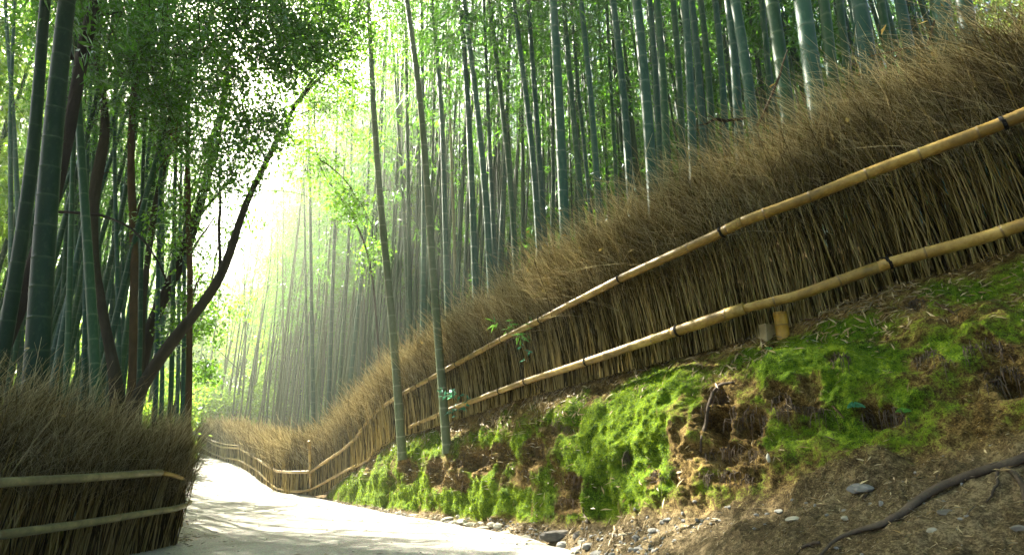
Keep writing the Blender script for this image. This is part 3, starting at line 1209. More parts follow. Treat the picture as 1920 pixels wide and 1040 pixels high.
def fence_depth(x):
    xs = np.array([b[0] for b in BANK], float)[::-1]
    return float(np.exp(np.interp(x, xs, np.log(np.array([b[1][1] for b in BANK])[::-1]))))


# --- hillside fence
hill_line = [p for p in fence_base]
hf = empty('brushwood_fence', fence_base[4], 'long brown brushwood fence climbing the mossy bank, tied with golden bamboo rails', 'fence')
# direction of the downhill lean (towards the path end)
bm = brush_mesh(hill_line, 1000, 1.15, np.array([-.42, .2, 0.0]), 11, hfun=fence_h, wisp=8, wr=.0011, r0=.0036)
o = bm.obj('brush', [M['brush'], M['brush_tip']], hf)
o['kind'] = 'stuff'

UP = [(2420, 20), (1920, 214), (1880, 232), (1640, 320), (1520, 369), (1390, 416), (1352, 436), (1170, 519), (1018, 597), (940, 636), (856, 682), (742, 745), (697, 778), (667, 822), (640, 845), (582, 884)]
LO = [(2420, 268), (1920, 420), (1840, 447), (1670, 492), (1490, 556), (1395, 578), (1270, 620), (1100, 678), (985, 715), (850, 765), (762, 803), (716, 829), (700, 845), (690, 862), (640, 886), (584, 917)]


def rail_pts(tab, off=.19):
    out = []
    for x, y in tab:
        if x >= 612:
            d = fence_depth(x) - off * (1 if x > 950 else .75)
            # the rail stands a little proud of the brush, towards the path
        else:
            d = np.interp(x, [580, 612], [11.8, 11.3]) - .25
        out.append(P(x, y, d))
    return out


U3, L3 = rail_pts(UP), rail_pts(LO)


def on_tab(tab, pts, x):
    xs = np.array([t[0] for t in tab], float)[::-1]
    A = np.array(pts)[::-1]
    return np.array([np.interp(x, xs, A[:, k]) for k in range(3)])


def piece(tab, pts, xa, xb, ra, rb, seed, ties, mat='rail_gold', node=.24, fence=hf):
    xs = [t[0] for t in tab]
    seq = [xa] + [x for x in xs if xb < x < xa] + [xb]
    line = [on_tab(tab, pts, x) for x in seq]
    b = rail_mesh(line, ra, rb, node, seed)
    o = b.obj('rail', M[mat], fence)
    for i, x in enumerate(ties):
        c = on_tab(tab, pts, x)
        ax = on_tab(tab, pts, x + 4) - on_tab(tab, pts, x - 4)
        r = np.interp(x, [xb, xa], [rb, ra])
        tie(c, ax, r, o, seed * 10 + i)
    return o


piece(UP, U3, 2420, 1383, .031, .029, 1, [1882])
piece(UP, U3, 1392, 1010, .029, .027, 2, [1354, 1164], node=.3)
piece(UP, U3, 1022, 742, .028, .028, 3, [1014, 941, 856, 789])
piece(UP, U3, 746, 667, .030, .030, 4, [699])
piece(UP, U3, 669, 582, .030, .028, 5, [], 'rail_gold')
piece(LO, L3, 2420, 1640, .031, .029, 6, [1667])
piece(LO, L3, 1648, 1388, .030, .026, 7, [], node=.28)
piece(LO, L3, 1396, 1264, .034, .033, 8, [1271], node=.3)
piece(LO, L3, 1272, 980, .030, .028, 9, [1100, 986])
piece(LO, L3, 984, 760, .028, .028, 10, [944, 831])
piece(LO, L3, 764, 690, .030, .028, 11, [])
piece(LO, L3, 692, 584, .030, .028, 12, [])
# upright at the bend
pp = [P(580, 826, 11.55), P(584, 934, 11.55)]
b = rail_mesh([pp[1], pp[0]], .034, .034, .28, 31)
o = b.obj('post', M['rail_gold'], hf)

# --- far fence
ff = empty('brushwood_fence', far_base[3], 'hazy far brushwood fence with wavy rails curving along the sunlit path', 'fence')
bm = brush_mesh([fence_base[-1]] + far_base, 1100, 1.4, np.array([-.4, .15, 0.0]), 12, hfun=fence_h, wisp=6)
o = bm.obj('brush', [M['brush'], M['brush_tip']], ff)
o['kind'] = 'stuff'
FU = [(582, 884), (550, 885), (520, 883), (500, 872), (478, 857), (449, 840), (415, 838), (400, 832), (380, 819), (358, 806)]
FU2 = [(449, 835), (425, 833), (400, 827), (380, 815), (360, 805)]
FL = [(584, 917), (560, 922), (520, 915), (500, 898), (478, 878), (447, 861), (415, 857), (400, 850), (375, 836), (355, 828)]
fd = lambda x: float(np.interp(x, [p[0] for p in FAR_FENCE][::-1], [p[2] for p in FAR_FENCE][::-1])) - .3
for tab, cuts, sd in ((FU, (582, 449, 358), 41), (FU2, (449, 360), 44), (FL, (584, 447, 355), 46)):
    pts = [P(x, y, fd(x)) for x, y in tab]
    for i, (xa, xb) in enumerate(zip(cuts[:-1], cuts[1:])):
        piece(tab, pts, xa, xb, .032 if tab is not FU2 else .018, .032 if tab is not FU2 else .018, sd + i, [], 'rail_gold', .3, ff)

# --- near fence with the corner
nf = empty('brushwood_fence', LEFT_BASE[2], 'dark bushy brushwood fence bending round the corner by the path, with olive rails', 'fence')


def near_h(B):
    return np.interp(np.linalg.norm(B[..., :2], axis=-1), [3, 5, 6.5, 9, 16], [1.09, 1.15, 1.12, 1.08, 1.05])


bm = brush_mesh(LEFT_BASE[:-2], 900, 1.5, np.array([.15, .03, 0.0]), 13, hfun=near_h, wisp=11, thick=.26, r0=.0042, wr=.0011)
o = bm.obj('brush', [M['brush'], M['brush_tip']], nf)
o['kind'] = 'stuff'
NU = [(-330, 930), (0, 904), (150, 896), (298, 885), (325, 890), (340, 896), (351, 901)]
NL = [(-330, 1062), (0, 1002), (150, 982), (300, 957), (325, 954), (340, 949), (356, 941)]
nd = lambda x: float(np.interp(x, [-330, 0, 150, 270, 325, 340, 350, 357], [2.9, 3.6, 4.2, 4.85, 5.22, 5.42, 5.7, 6.1])) - .27
NUp, NLp = [P(x, y, nd(x)) for x, y in NU], [P(x, y, nd(x)) for x, y in NL]
def piece_lr(tab, pts, xa, xb, ra, rb, seed, mat, node, ties=()):
    xs = [t[0] for t in tab]
    seq = [xa] + [x for x in xs if xa < x < xb] + [xb]
    A = np.array(pts)
    at = lambda x: np.array([np.interp(x, xs, A[:, k]) for k in range(3)])
    o = rail_mesh([at(x) for x in seq], ra, rb, node, seed).obj('rail', M[mat], nf)
    for i, x in enumerate(ties):
        tie(at(x), at(x + 3) - at(x - 3), ra, o, seed * 7 + i)
    return o


piece_lr(NU, NUp, -330, 301, .030, .031, 61, 'rail_grey', .42)
piece_lr(NU, NUp, 297, 351, .020, .018, 62, 'rail_gold', .16)
piece_lr(NL, NLp, -330, 214, .030, .029, 63, 'rail_grey', .42)
piece_lr(NL, NLp, 210, 356, .029, .025, 64, 'rail_grey', .28)

# ------------------------------------------------------------------ small things by the fence


def bamboo_stake():
    p, n = on_bank(1466, 624)
    e = empty('bamboo_stake', p, 'short golden bamboo stump stuck upright in the bank under the lower rail', 'stake')
    r = .0118 * proj(p)[2]
    b = MB()
    hs = [-.05, .0, .038, .041, .044, .047, .08, .100, .103, .106, .112]
    ks = [1, 1, 1, 1.06, 1.06, 1, 1, 1, 1.05, 1.0, 1.0]
    hs = [h * 1.08 for h in hs]
    Pt = np.array([[p[0], p[1], p[2] + h] for h in hs])
    b.tubes(Pt, (np.array(ks) * r)[None], 18, np.array([0, 0, 0, .5, .8, 0, 0, 0, .6, 0, 0.0])[None])
    Pt2 = np.array([[p[0], p[1], p[2] + hs[-1]], [p[0], p[1], p[2] + hs[-1] - .0005], [p[0], p[1], p[2] + hs[-1] - .03]])
    b.tubes(Pt2, np.array([[r * .999, r * .82, r * .8]]), 18, np.full((1, 3), .3), cap=True)
    b.obj('stump', M['stake'], e)


bamboo_stake()


def peg(px, py, wpx, hpx, label):
    p, n = on_bank(px, py)
    d = proj(p)[2]
    w, h = wpx / FPX * d / 2, hpx / FPX * d
    g = np.random.default_rng(int(px))
    bx = []
    c = .12 * w
    prof = [(-w, -w), (w, -w), (w, w), (-w, w)]
    oct_ = [(-w + c, -w), (w - c, -w), (w, -w + c), (w, w - c), (w - c, w), (-w + c, w), (-w, w - c), (-w, -w + c)]
    V = []
    for z, k in ((-.06, 1), (h * .93, 1), (h, .93)):
        V += [(x * k, y * k, z) for x, y in oct_]
    V.append((0, 0, h + .001))
    q, t = [], []
    for l in range(2):
        for i in range(8):
            q.append((l * 8 + i, l * 8 + (i + 1) % 8, l * 8 + 8 + (i + 1) % 8, l * 8 + 8 + i))
    for i in range(8):
        t.append((16 + i, 16 + (i + 1) % 8, 24))
    b = MB()
    b.add(np.array(V), q, t)
    o = b.obj('wooden_peg', M['wood'], smooth_shade=False)
    o.location = Vector([float(x) for x in p])
    o.rotation_euler = (.05, .04, .35)
    tag(o, label, 'peg')


peg(1195, 684, 19, 24, 'pale square wooden peg under the lower rail, alone in the fence foot')
peg(1437, 626, 24, 20, 'squat wooden peg beside the golden bamboo stump')


def bent(name, pts, radii, mat, label, cat, sides=8, wob=.01, seed=1, extra=None, n=40, part=None):
    g = np.random.default_rng(seed)
    L = smoothline(resample(pts, n), 3)
    L += np.stack([fbm(np.c_[np.linspace(0, 6, n), np.full(n, seed + k * 3.3), np.zeros(n)], 3) for k in range(3)], 1) * wob
    R = np.interp(np.linspace(0, 1, n), np.linspace(0, 1, len(radii)), radii)
    R = R * (1 + .18 * fbm(np.c_[np.linspace(0, 14, n), np.full(n, seed), np.zeros(n)], 2))
    b = MB()
    b.tubes(L, R[None], sides, cap=True)
    for ex in (extra or []):
        b.tubes(smoothline(resample(ex[0], 14), 2), np.linspace(ex[1], ex[2], 14)[None], 6, cap=True)
    return tag(b.obj(name, M[mat]), label, cat)


def bpts(seq, lift=.0):
    out = []
    for x, y in seq:
        p, n = on_bank(x, y)
        out.append(p + n * lift)
    return out


bent('root', bpts([(1990, 838), (1920, 862), (1840, 890), (1760, 918), (1720, 945), (1690, 968), (1640, 990), (1590, 1008), (1555, 1030), (1540, 1046)], .010), [.012, .013, .014, .014, .011, .009, .006, .004],
     'root_bark', 'thick grey brown root snaking down across the bare dirt slope', 'root', 10, .008, 3)
bent('root', bpts([(1885, 880), (1900, 888), (1912, 904), (1920, 925), (1928, 950)], .008), [.007, .008, .009, .009], 'root_bark', 'short blue grey root bent over beside the thick snaking root', 'root', 8, .003, 4)
bent('root', bpts([(1868, 885), (1866, 910), (1858, 930), (1846, 942)], .006), [.004, .004, .002], 'root_bark', 'thin dark rootlet dropping from the thick root', 'root', 6, .004, 5)
bent('root', bpts([(1538, 1016), (1515, 1020), (1500, 1030), (1492, 1040)], .006), [.005, .006, .005, .003], 'root_bark', 'short root end poking from the dirt at the bottom edge', 'root', 6, .004, 6)
bent('root', bpts([(1375, 717), (1352, 720), (1338, 735), (1328, 760), (1320, 790), (1314, 820), (1311, 845)], .012), [.006, .009, .010, .010, .009, .007], 'root_bark', 'curved bare root rimming the large hollow in the moss', 'root', 8, .006, 7)
bent('root', bpts([(1092, 950), (1094, 962), (1100, 972), (1104, 980)], .008), [.005, .006, .007, .005], 'root_bark', 'little crooked pale root hanging under the small hollow', 'root', 6, .003, 8)
bent('fallen_stick', bpts([(1752, 566), (1765, 574), (1780, 582), (1792, 590)], .008), [.004, .005, .005, .003], 'deadwood', 'short dark stick lying on the moss high below the lower rail', 'stick', 6, .003, 9)
bent('fallen_stick', bpts([(1488, 585), (1500, 597), (1520, 600), (1545, 597), (1570, 602)], .006), [.003, .004, .003, .002], 'deadwood', 'thin stick lying on the litter beside the golden bamboo stump', 'stick', 6, .004, 10)
bent('fallen_stick', bpts([(1560, 760), (1572, 772), (1582, 782)], .008), [.004, .004, .003], 'deadwood', 'stub of grey stick in the dark moss beside the small fern', 'stick', 6, .002, 15)
p0, n0 = on_bank(1015, 752)
bent('bare_twig', [p0 - n0 * .01, P(1020, 735, 4.62), P(1004, 718, 4.6)], [.005, .004, .002], 'deadwood', 'forked bare twig standing on the bank below the lower rail', 'twig', 6, .004, 11,
     [([P(1020, 735, 4.62), P(1024, 715, 4.6)], .003, .0015), ([P(1012, 728, 4.61), P(996, 730, 4.6)], .003, .0015)])
p1, n1_ = on_bank(1442, 858)
V, q = stone_mesh(.019 * proj(p1)[2] / 2.6, 1.0, 71, None)
b = MB()
b.add(V * np.array([.62, .6, 1.25]), q)
o = b.obj('seed_pod', M['pod'])
o.location = Vector([float(c) for c in p1 + n1_ * .012])
tag(o, 'cream coloured seed pod resting on the moss below the large hollow', 'seed pod')

# dead wood caught above the hillside fence
bent('dead_branch', [PY(1308, 236, 3.55), PY(1325, 232, 3.5), PY(1340, 224, 3.5), PY(1365, 226, 3.5), PY(1395, 222, 3.5), PY(1420, 219, 3.5)], [.003, .008, .014, .012, .006, .002], 'bark_dark',
     'dark ragged dead branch caught on the brush in front of the culms', 'branch', 7, .012, 12,
     [([PY(1340, 224, 3.5), PY(1332, 218, 3.48), PY(1325, 220, 3.45)], .006, .002), ([PY(1375, 226, 3.5), PY(1378, 236, 3.48)], .007, .003), ([PY(1362, 226, 3.5), PY(1352, 240, 3.48)], .006, .002)])
bent('dead_branch', [PY(1420, 236, 3.2), PY(1447, 180, 3.2), PY(1462, 140, 3.2), PY(1476, 94, 3.2)], [.010, .009, .008, .003], 'deadwood', 'brown dead stick leaning up out of the fence across a thick culm', 'branch', 7, .004, 13)
bent('dead_branch', [PY(1628, 106, 3.0), PY(1680, 95, 3.0), PY(1730, 86, 3.0), PY(1790, 74, 3.0)], [.004, .006, .006, .003], 'deadwood', 'thin dead branch lying level along the top of the fence', 'branch', 7, .012, 14,
     [([PY(1690, 94, 3.0), PY(1655, 140, 2.98), PY(1600, 200, 2.95)], .006, .003), ([PY(1740, 84, 3.0), PY(1752, 40, 3.0), PY(1768, 0, 3.0), PY(1775, -30, 3.0)], .008, .004)])


def leafy(name, base_pts, nl, L, W, mat, label, cat, seed, spread=.5, stem_r=.003, twigs=6, reach=.12):
    g = np.random.default_rng(seed)
    e = empty(name, base_pts[0], label, cat)
    b = MB()
    lf = MB()
    spine = smoothline(resample(base_pts, 12), 2)
    b.tubes(spine, np.linspace(stem_r, stem_r * .4, 12)[None], 5)
    for i in range(twigs):
        k = int(g.integers(3, 12))
        dv = g.normal(0, 1, 3)
        dv[2] = abs(dv[2]) * .4
        dv /= np.linalg.norm(dv)
        tw = np.array([spine[k], spine[k] + dv * reach * .5, spine[k] + dv * reach + np.array([0, 0, -reach * .15])])
        b.tubes(tw, np.linspace(stem_r * .6, stem_r * .3, 3)[None], 4)
        m = max(2, nl // twigs)
        f = g.uniform(.25, 1, m)
        C = tw[0] + (tw[2] - tw[0]) * f[:, None]
        D = dv[None] * .5 + g.normal(0, spread, (m, 3)) + np.array([0, 0, -.15])
        lf.leaves(C, D, np.array([0, -.4, 1.0]) + g.normal(0, .5, (m, 3)), L * g.uniform(.6, 1.2, m), W * g.uniform(.7, 1.2, m), g.uniform(0, 1, m))
    b.obj('stem', M['deadwood'], e)
    lf.obj('foliage', M[mat], e)
    return e


leafy('bamboo_sprig', [P(960, 640, 5.2), P(945, 612, 5.15), P(925, 585, 5.1)], 26, .10, .022, 'fresh_leaf', 'fresh green bamboo sprig sprouting through the brush above the upper rail', 'plant', 1, .4, twigs=6, reach=.10)
leafy('bamboo_sprig', [P(950, 640, 4.95), P(975, 628, 4.9), P(1008, 617, 4.8)], 22, .10, .018, 'fresh_leaf', 'bamboo sprig lying across the upper rail with long thin leaves', 'plant', 2, .35, twigs=5, reach=.09)
leafy('bamboo_sprig', [P(985, 690, 5.0), P(990, 665, 4.9), P(985, 645, 4.85)], 12, .06, .022, 'teal_leaf', 'tiny teal sprig between the two rails under the sprig on the upper rail', 'plant', 3, .4, twigs=4, reach=.06)
p2, n2_ = on_bank(862, 780)
leafy('sapling', [p2, P(858, 752, 6.0), P(842, 728, 5.95)], 70, .065, .030, 'teal_leaf', 'bluish green leafy sapling growing at the foot of the yellow green culm', 'plant', 4, .6, twigs=12, reach=.13)
leafy('sapling', [p2 + np.array([.02, 0, 0]), P(872, 768, 5.95), P(885, 758, 5.9)], 40, .06, .028, 'teal_leaf', 'low bluish sapling spreading under the lower rail beside the taller one', 'plant', 5, .6, twigs=8, reach=.10)


def fern(px, py, s, label, seed, mat='teal_leaf'):
    p, n = on_bank(px, py)
    g = np.random.default_rng(seed)
    e = empty('fern', p, label, 'fern')
    lf = MB()
    for k in range(6):
        a = g.uniform(0, 6.28)
        dv = n * .7 + np.array([math.cos(a), math.sin(a) * .4 - .2, .3]) * .8
        dv /= np.linalg.norm(dv)
        f = np.linspace(.1, 1, 9)
        C = p + n * .004 + dv * (f * s)[:, None] + np.array([0, 0, -.3 * s]) * (f ** 2)[:, None]
        side = np.cross(dv, n)
        for sg in (-1, 1):
            lf.leaves(C, side[None] * sg + dv[None] * .5 + np.zeros((9, 1)), np.tile(n, (9, 1)), s * .38 * (1 - .6 * f), s * .12, g.uniform(.3, 1, 9))
    lf.obj('frond', M[mat], e)


fern(1600, 758, .05, 'small teal fern standing out on the dark moss', 1)
fern(1690, 770, .035, 'second little fern tucked in a dark moss hollow', 2, 'fresh_leaf')
fern(1284, 652, .04, 'tiny green fern at the fence foot between the two wooden pegs', 3, 'fresh_leaf')
fern(1232, 660, .03, 'tiny bluish seedling at the fence foot beside the lone peg', 4)
fern(1440, 655, .03, 'seedling on the moss just below the squat peg', 5, 'fresh_leaf')


def blue_box():
    c = P(377, 838, 20.6)
    e = empty('utility_box', c, 'small blue grey box standing by the far end of the fence', 'box')
    def bx(b, x, y, z, sx, sy, sz, bev=.015):
        V, q = [], []
        for zz, k in ((-sz, 1), (sz - bev, 1), (sz, 1 - bev / sx)):
            for X, Y in ((-sx, -sy + bev), (-sx + bev, -sy), (sx - bev, -sy), (sx, -sy + bev), (sx, sy - bev), (sx - bev, sy), (-sx + bev, sy), (-sx, sy - bev)):
                V.append((c[0] + x + X * k, c[1] + y + Y * k, c[2] + z + zz))
        for l in range(2):
            for i in range(8):
                q.append((l * 8 + i, l * 8 + (i + 1) % 8, l * 8 + 8 + (i + 1) % 8, l * 8 + 8 + i))
        t = [(16, 16 + i, 17 + i) for i in range(1, 7)]
        b.add(np.array(V), q, t)
    b = MB()
    bx(b, 0, -.5, .28, .15, .13, .22)
    b.obj('body', M['blue_paint'], e, False)
    b = MB()
    bx(b, 0, -.5, .53, .17, .15, .025)
    b.obj('lid', M['blue_paint'], e, False)
    for sx in (-.11, .11):
        b = MB()
        bx(b, sx, -.5, -.1, .02, .1, .165, .005)
        b.obj('leg', M['blue_paint'], e, False)


blue_box()

# ------------------------------------------------------------------ bamboo


def culm_mb(curve, r0, r1, seed, sides=10, sp0=.20, sp1=.36):
    """bamboo culm along a curve (M,3), with node rings; tint marks the powdery ring under each node"""
    g = np.random.default_rng(seed)
    C = np.asarray(curve, float)
    s = np.r_[0, np.cumsum(np.linalg.norm(np.diff(C, axis=0), axis=1))]
    Lt = s[-1]
    ts = []
    x = .1
    while x < Lt - .1:
        sp = np.interp(x / Lt, [0, .15, .5, 1], [sp0, (sp0 + sp1) * .5, sp1, sp0]) * g.uniform(.92, 1.08)
        for o, k, a in ((-.03, 1.0, .0), (-.014, 1.0, .12), (-.005, 1.01, .5), (0, 1.055, .55), (.006, 1.02, .1), (.011, .985, 0), (.03, .985, 0)):
            ts.append((x + o, k, a))
        x += sp
    ts = [(0, 1.05, 0)] + ts + [(Lt, .8, 0)]
    T = np.array([t[0] for t in ts])
    Pt = np.stack([np.interp(T, s, C[:, k]) for k in range(3)], 1)
    R = np.array([t[1] for t in ts]) * np.interp(T / Lt, [0, .5, 1], [r0, r0 * .55 + r1 * .45, r1])
    b = MB()
    b.tubes(Pt, R[None], sides, np.array([t[2] for t in ts])[None])
    return b


def plume_mb(curve, z0, seed, dens=1.0, rad=1.3, leafL=.15, leafW=.026, drop=.35):
    """leaf sprays hanging round the upper culm: curve (M,3), starting at arc length z0"""
    g = np.random.default_rng(seed)
    C = np.asarray(curve, float)
    s = np.r_[0, np.cumsum(np.linalg.norm(np.diff(C, axis=0), axis=1))]
    b = MB()
    Lt = s[-1]
    x = z0
    tw, twr = [], []
    Cs, Ds, Ts = [], [], []
    while x < Lt:
        f = (x - z0) / (Lt - z0)
        c = np.array([np.interp(x, s, C[:, k]) for k in range(3)])
        for _ in range(2):
            az = g.uniform(0, 2 * PI)
            ln = rad * np.interp(f, [0, .25, .6, 1], [.55, 1.0, .85, .30]) * g.uniform(.6, 1.15)
            o = np.array([math.cos(az), math.sin(az), 0])
            ff = np.linspace(0, 1, 5)[:, None]
            br = c + o * ln * ff + np.array([0, 0, 1]) * (ln * (.55 * ff - .62 * ff ** 2 * (1 + drop)))
            tw.append(br)
            twr.append(np.linspace(.008, .002, 5))
            m = int(62 * dens * ln / rad)
            nsp = max(2, m // 9)
            t0 = g.uniform(.25, 1, nsp)
            for t in t0:
                pc = np.array([np.interp(t, ff[:, 0], br[:, k]) for k in range(3)]) + g.normal(0, .10, 3)
                dv = o * .6 + g.normal(0, .6, 3)
                dv[2] -= .35
                dv /= np.linalg.norm(dv)
                mm = 9
                q = g.uniform(-.05, .32, mm)
                Cs.append(pc + dv * q[:, None] + g.normal(0, .05, (mm, 3)))
                Ds.append(dv[None] * .7 + g.normal(0, .55, (mm, 3)) + np.array([0, 0, -.3]))
                Ts.append(np.clip(g.normal(.5, .25) + g.normal(0, .12, mm), 0, 1))
        x += .36 * g.uniform(.8, 1.2)
    Cc, Dd, Tt = np.concatenate(Cs), np.concatenate(Ds), np.concatenate(Ts)
    n = len(Cc)
    LL = leafL * g.uniform(.6, 1.25, n)
    b.leaves(Cc, Dd, np.array([0, 0, .8]) + g.normal(0, .7, (n, 3)), LL, leafW * LL / leafL, Tt)
    b.tubes(np.array(tw), np.array(twr), 3, mat=1)
    return b


HB = 19.0
VAR = []
for k in range(10):
    g = np.random.default_rng(100 + k)
    zz = np.linspace(0, HB, 40)
    bend = g.uniform(.3, 1.6)
    a = g.uniform(0, 6.28)
    cur = np.stack([math.cos(a) * bend * (zz / HB) ** 2.6 + .06 * np.sin(zz * .5 + k), math.sin(a) * bend * (zz / HB) ** 2.6 + .06 * np.sin(zz * .43 + 2 * k), zz], 1)
    cm = culm_mb(cur, .055, .012, 100 + k, 8)
    me_c = {m: cm.mesh('culm', M[m]) for m in ('culm_teal', 'culm_green', 'culm_lime', 'culm_tan')}
    z0 = [3.0, 4.0, 5.0, 6.0, 7.5][k % 5]
    me_f = plume_mb(cur, z0, 200 + k, 2.3, 1.8, .18, .034).mesh('foliage', [M['bamboo_leaf'], M['culm_lime']])
    me_s = plume_mb(cur, 9.0, 300 + k, .6, 1.0).mesh('foliage', [M['bamboo_leaf'], M['culm_lime']])
    VAR.append((me_c, me_f, me_s))

STRAIGHT = np.stack([np.zeros(30), np.zeros(30), np.linspace(0, 8.5, 30)], 1)
TOPS = [plume_mb(STRAIGHT + np.c_[np.zeros((30, 2)), np.zeros(30)], 0, 400 + k, 1.5, 1.5, .16, .03).mesh('foliage', [M['bamboo_leaf'], M['culm_lime']]) for k in range(4)]

# where sunshine must reach the ground: light comes through thin spots in the crowns
LIT = [np.array(p) for p in [(-5.8, 11.8, 0), (-6.8, 13.5, 0), (-4.6, 9.8, .1), (-3.2, 7.6, .2), (-2.0, 6.0, .3), (-1.8, 7.4, .6), (-1.0, 6.3, .6), (-.4, 5.4, .6), (.1, 4.7, .8), (-2.6, 8.6, .5), (-7.6, 14.6, .1), (-5.2, 10.6, .05), (-4.0, 8.8, .1), (-9.5, 17.6, .4), (-8.5, 16.0, .4), (-1.0, 4.4, .3), (-2.2, 5.2, .3), (-.4, 4.2, .4), (-4.5, 16.5, 3), (-2.6, 13.5, 3), (-1.2, 11.2, 3), (-6.4, 18.5, 2.5), (0.0, 6.6, 2.2), (-1.2, 8.2, 2.1), (-6.2, 14.0, 1.2)]]


def sun_gap(x, y, zlo, zhi, rad):
    """how closely a crown standing at x,y blocks the sun for the lit spots"""
    best = 9.0
    for p in LIT:
        t = ((x - p[0]) * SUN[0] + (y - p[1]) * SUN[1]) / (SUN[0] ** 2 + SUN[1] ** 2)
        if t < 0:
            continue
        q = p + SUN * t
        if zlo - .6 < q[2] < zhi + .6:
            best = min(best, math.hypot(q[0] - x, q[1] - y))
    return best


CULMS = 0


def culm_px(pts, wpx, d, label, mat='culm_teal', H=13.5, foliage=True, group=None, base=None, toplean=0.0, fol_from=.45):
    """one identified culm: pixels from low to high on the plane through its foot"""
    global CULMS
    CULMS += 1
    x0, y0 = pts[0]
    Y = d * CP - (520 - y0) / FPX * d * SP
    if base is not None:
        Y = base[1]
    W = [PY(x, y, Y) for x, y in pts]
    lo = W[0]
    dirl = (W[1] - W[0]) / max(1e-6, (W[1] - W[0])[2])
    if base is not None:
        foot = base
        W[0] = foot
    else:
        gz = float(G(lo[0], lo[1])) - .15
        for _ in range(3):
            foot = lo + dirl * (gz - lo[2]) * .8
            foot[2] = gz
            gz = float(G(foot[0], foot[1])) - .15
        if lo[2] > foot[2] + .05:
            W = [foot] + W
    top = W[-1]
    sl = (W[-1] - W[-2]) / max(1e-6, (W[-1] - W[-2])[2])
    zt = foot[2] + H
    if zt > top[2]:
        for f in (.33, .66, 1.0):
            h = (zt - top[2]) * f
            W.append(top + np.array([sl[0] * h * (1 - .3 * f) + toplean * f * f, .15 * f * f * h, h]))
    cur = resample(W, 60)
    cur = smoothline(resample(cur, 60), 6)
    r = wpx / FPX * d / 2
    e = empty('bamboo', foot, label, 'bamboo', group)
    cm = culm_mb(cur, r * 1.06, r * .28, CULMS, 14 if d < 6 else 10)
    cm.obj('culm', M[mat], e)
    if foliage:
        zf = foot[2] + H * fol_from
        i = int(np.argmin(np.abs(cur[:, 2] - zf)))
        if sun_gap(cur[i, 0], cur[i, 1], zf, zt, 1) > 1.9:
            o = bpy.data.objects.new('foliage', TOPS[CULMS % 4])
            COL.objects.link(o)
            dv = Vector([float(c) for c in (cur[-1] - cur[i])])
            o.parent = e
            o.location = Vector([float(c) for c in cur[i]]) - e.location
            o.rotation_euler = dv.to_track_quat('Z', 'Y').to_euler()
            s = dv.length / 8.5
            o.scale = (1, 1, s)
    return e


# two culms rooted on the bank, in front of the fence


def by_fence(px, off):
    xs = np.array([b_[0] for b_ in BANK], float)[::-1]
    A = np.array(fence_base)[::-1]
    best = None
    for fx in np.arange(px - 30, px + 80, 1.0):
        p = np.array([np.interp(fx, xs, A[:, k]) for k in range(3)])
        q = np.array([np.interp(fx + 20, xs, A[:, k]) for k in range(3)]) - p
        nn = np.array([q[1], -q[0], 0])
        nn /= np.linalg.norm(nn)
        if nn[1] > 0:
            nn = -nn
        f = p + nn * off
        e = abs(proj(f)[0] - px)
        if best is None or e < best[0]:
            best = (e, f)
    f = best[1]
    Vb = BK['V'].reshape(-1, 3)[(BK['vv'].ravel() < .36) & (BK['vv'].ravel() > .08)]
    j = np.argsort((Vb[:, 0] - f[0]) ** 2 + (Vb[:, 1] - f[1]) ** 2)[:12]
    f[2] = Vb[j[0], 2]
    return f


f1 = by_fence(758, .155)
culm_px([(760, 815), (740, 650), (727, 520), (713, 380), (700, 200), (690, 0)], 15.5, 7.6, 'pale green leaning culm rooted on the bank, crossing both rails nearest the bend', 'culm_pale', base=f1 - np.array([0, 0, .1]), toplean=-.5, fol_from=.72)
f2 = by_fence(841, .145)
culm_px([(843, 780), (822, 640), (809, 470), (798, 300), (785, 160), (763, 0)], 16.5, 6.15, 'yellow green culm rooted on the bank beside the bluish sapling, crossing both rails', 'culm_pale', base=f2 - np.array([0, 0, .1]), toplean=-.5, fol_from=.72)

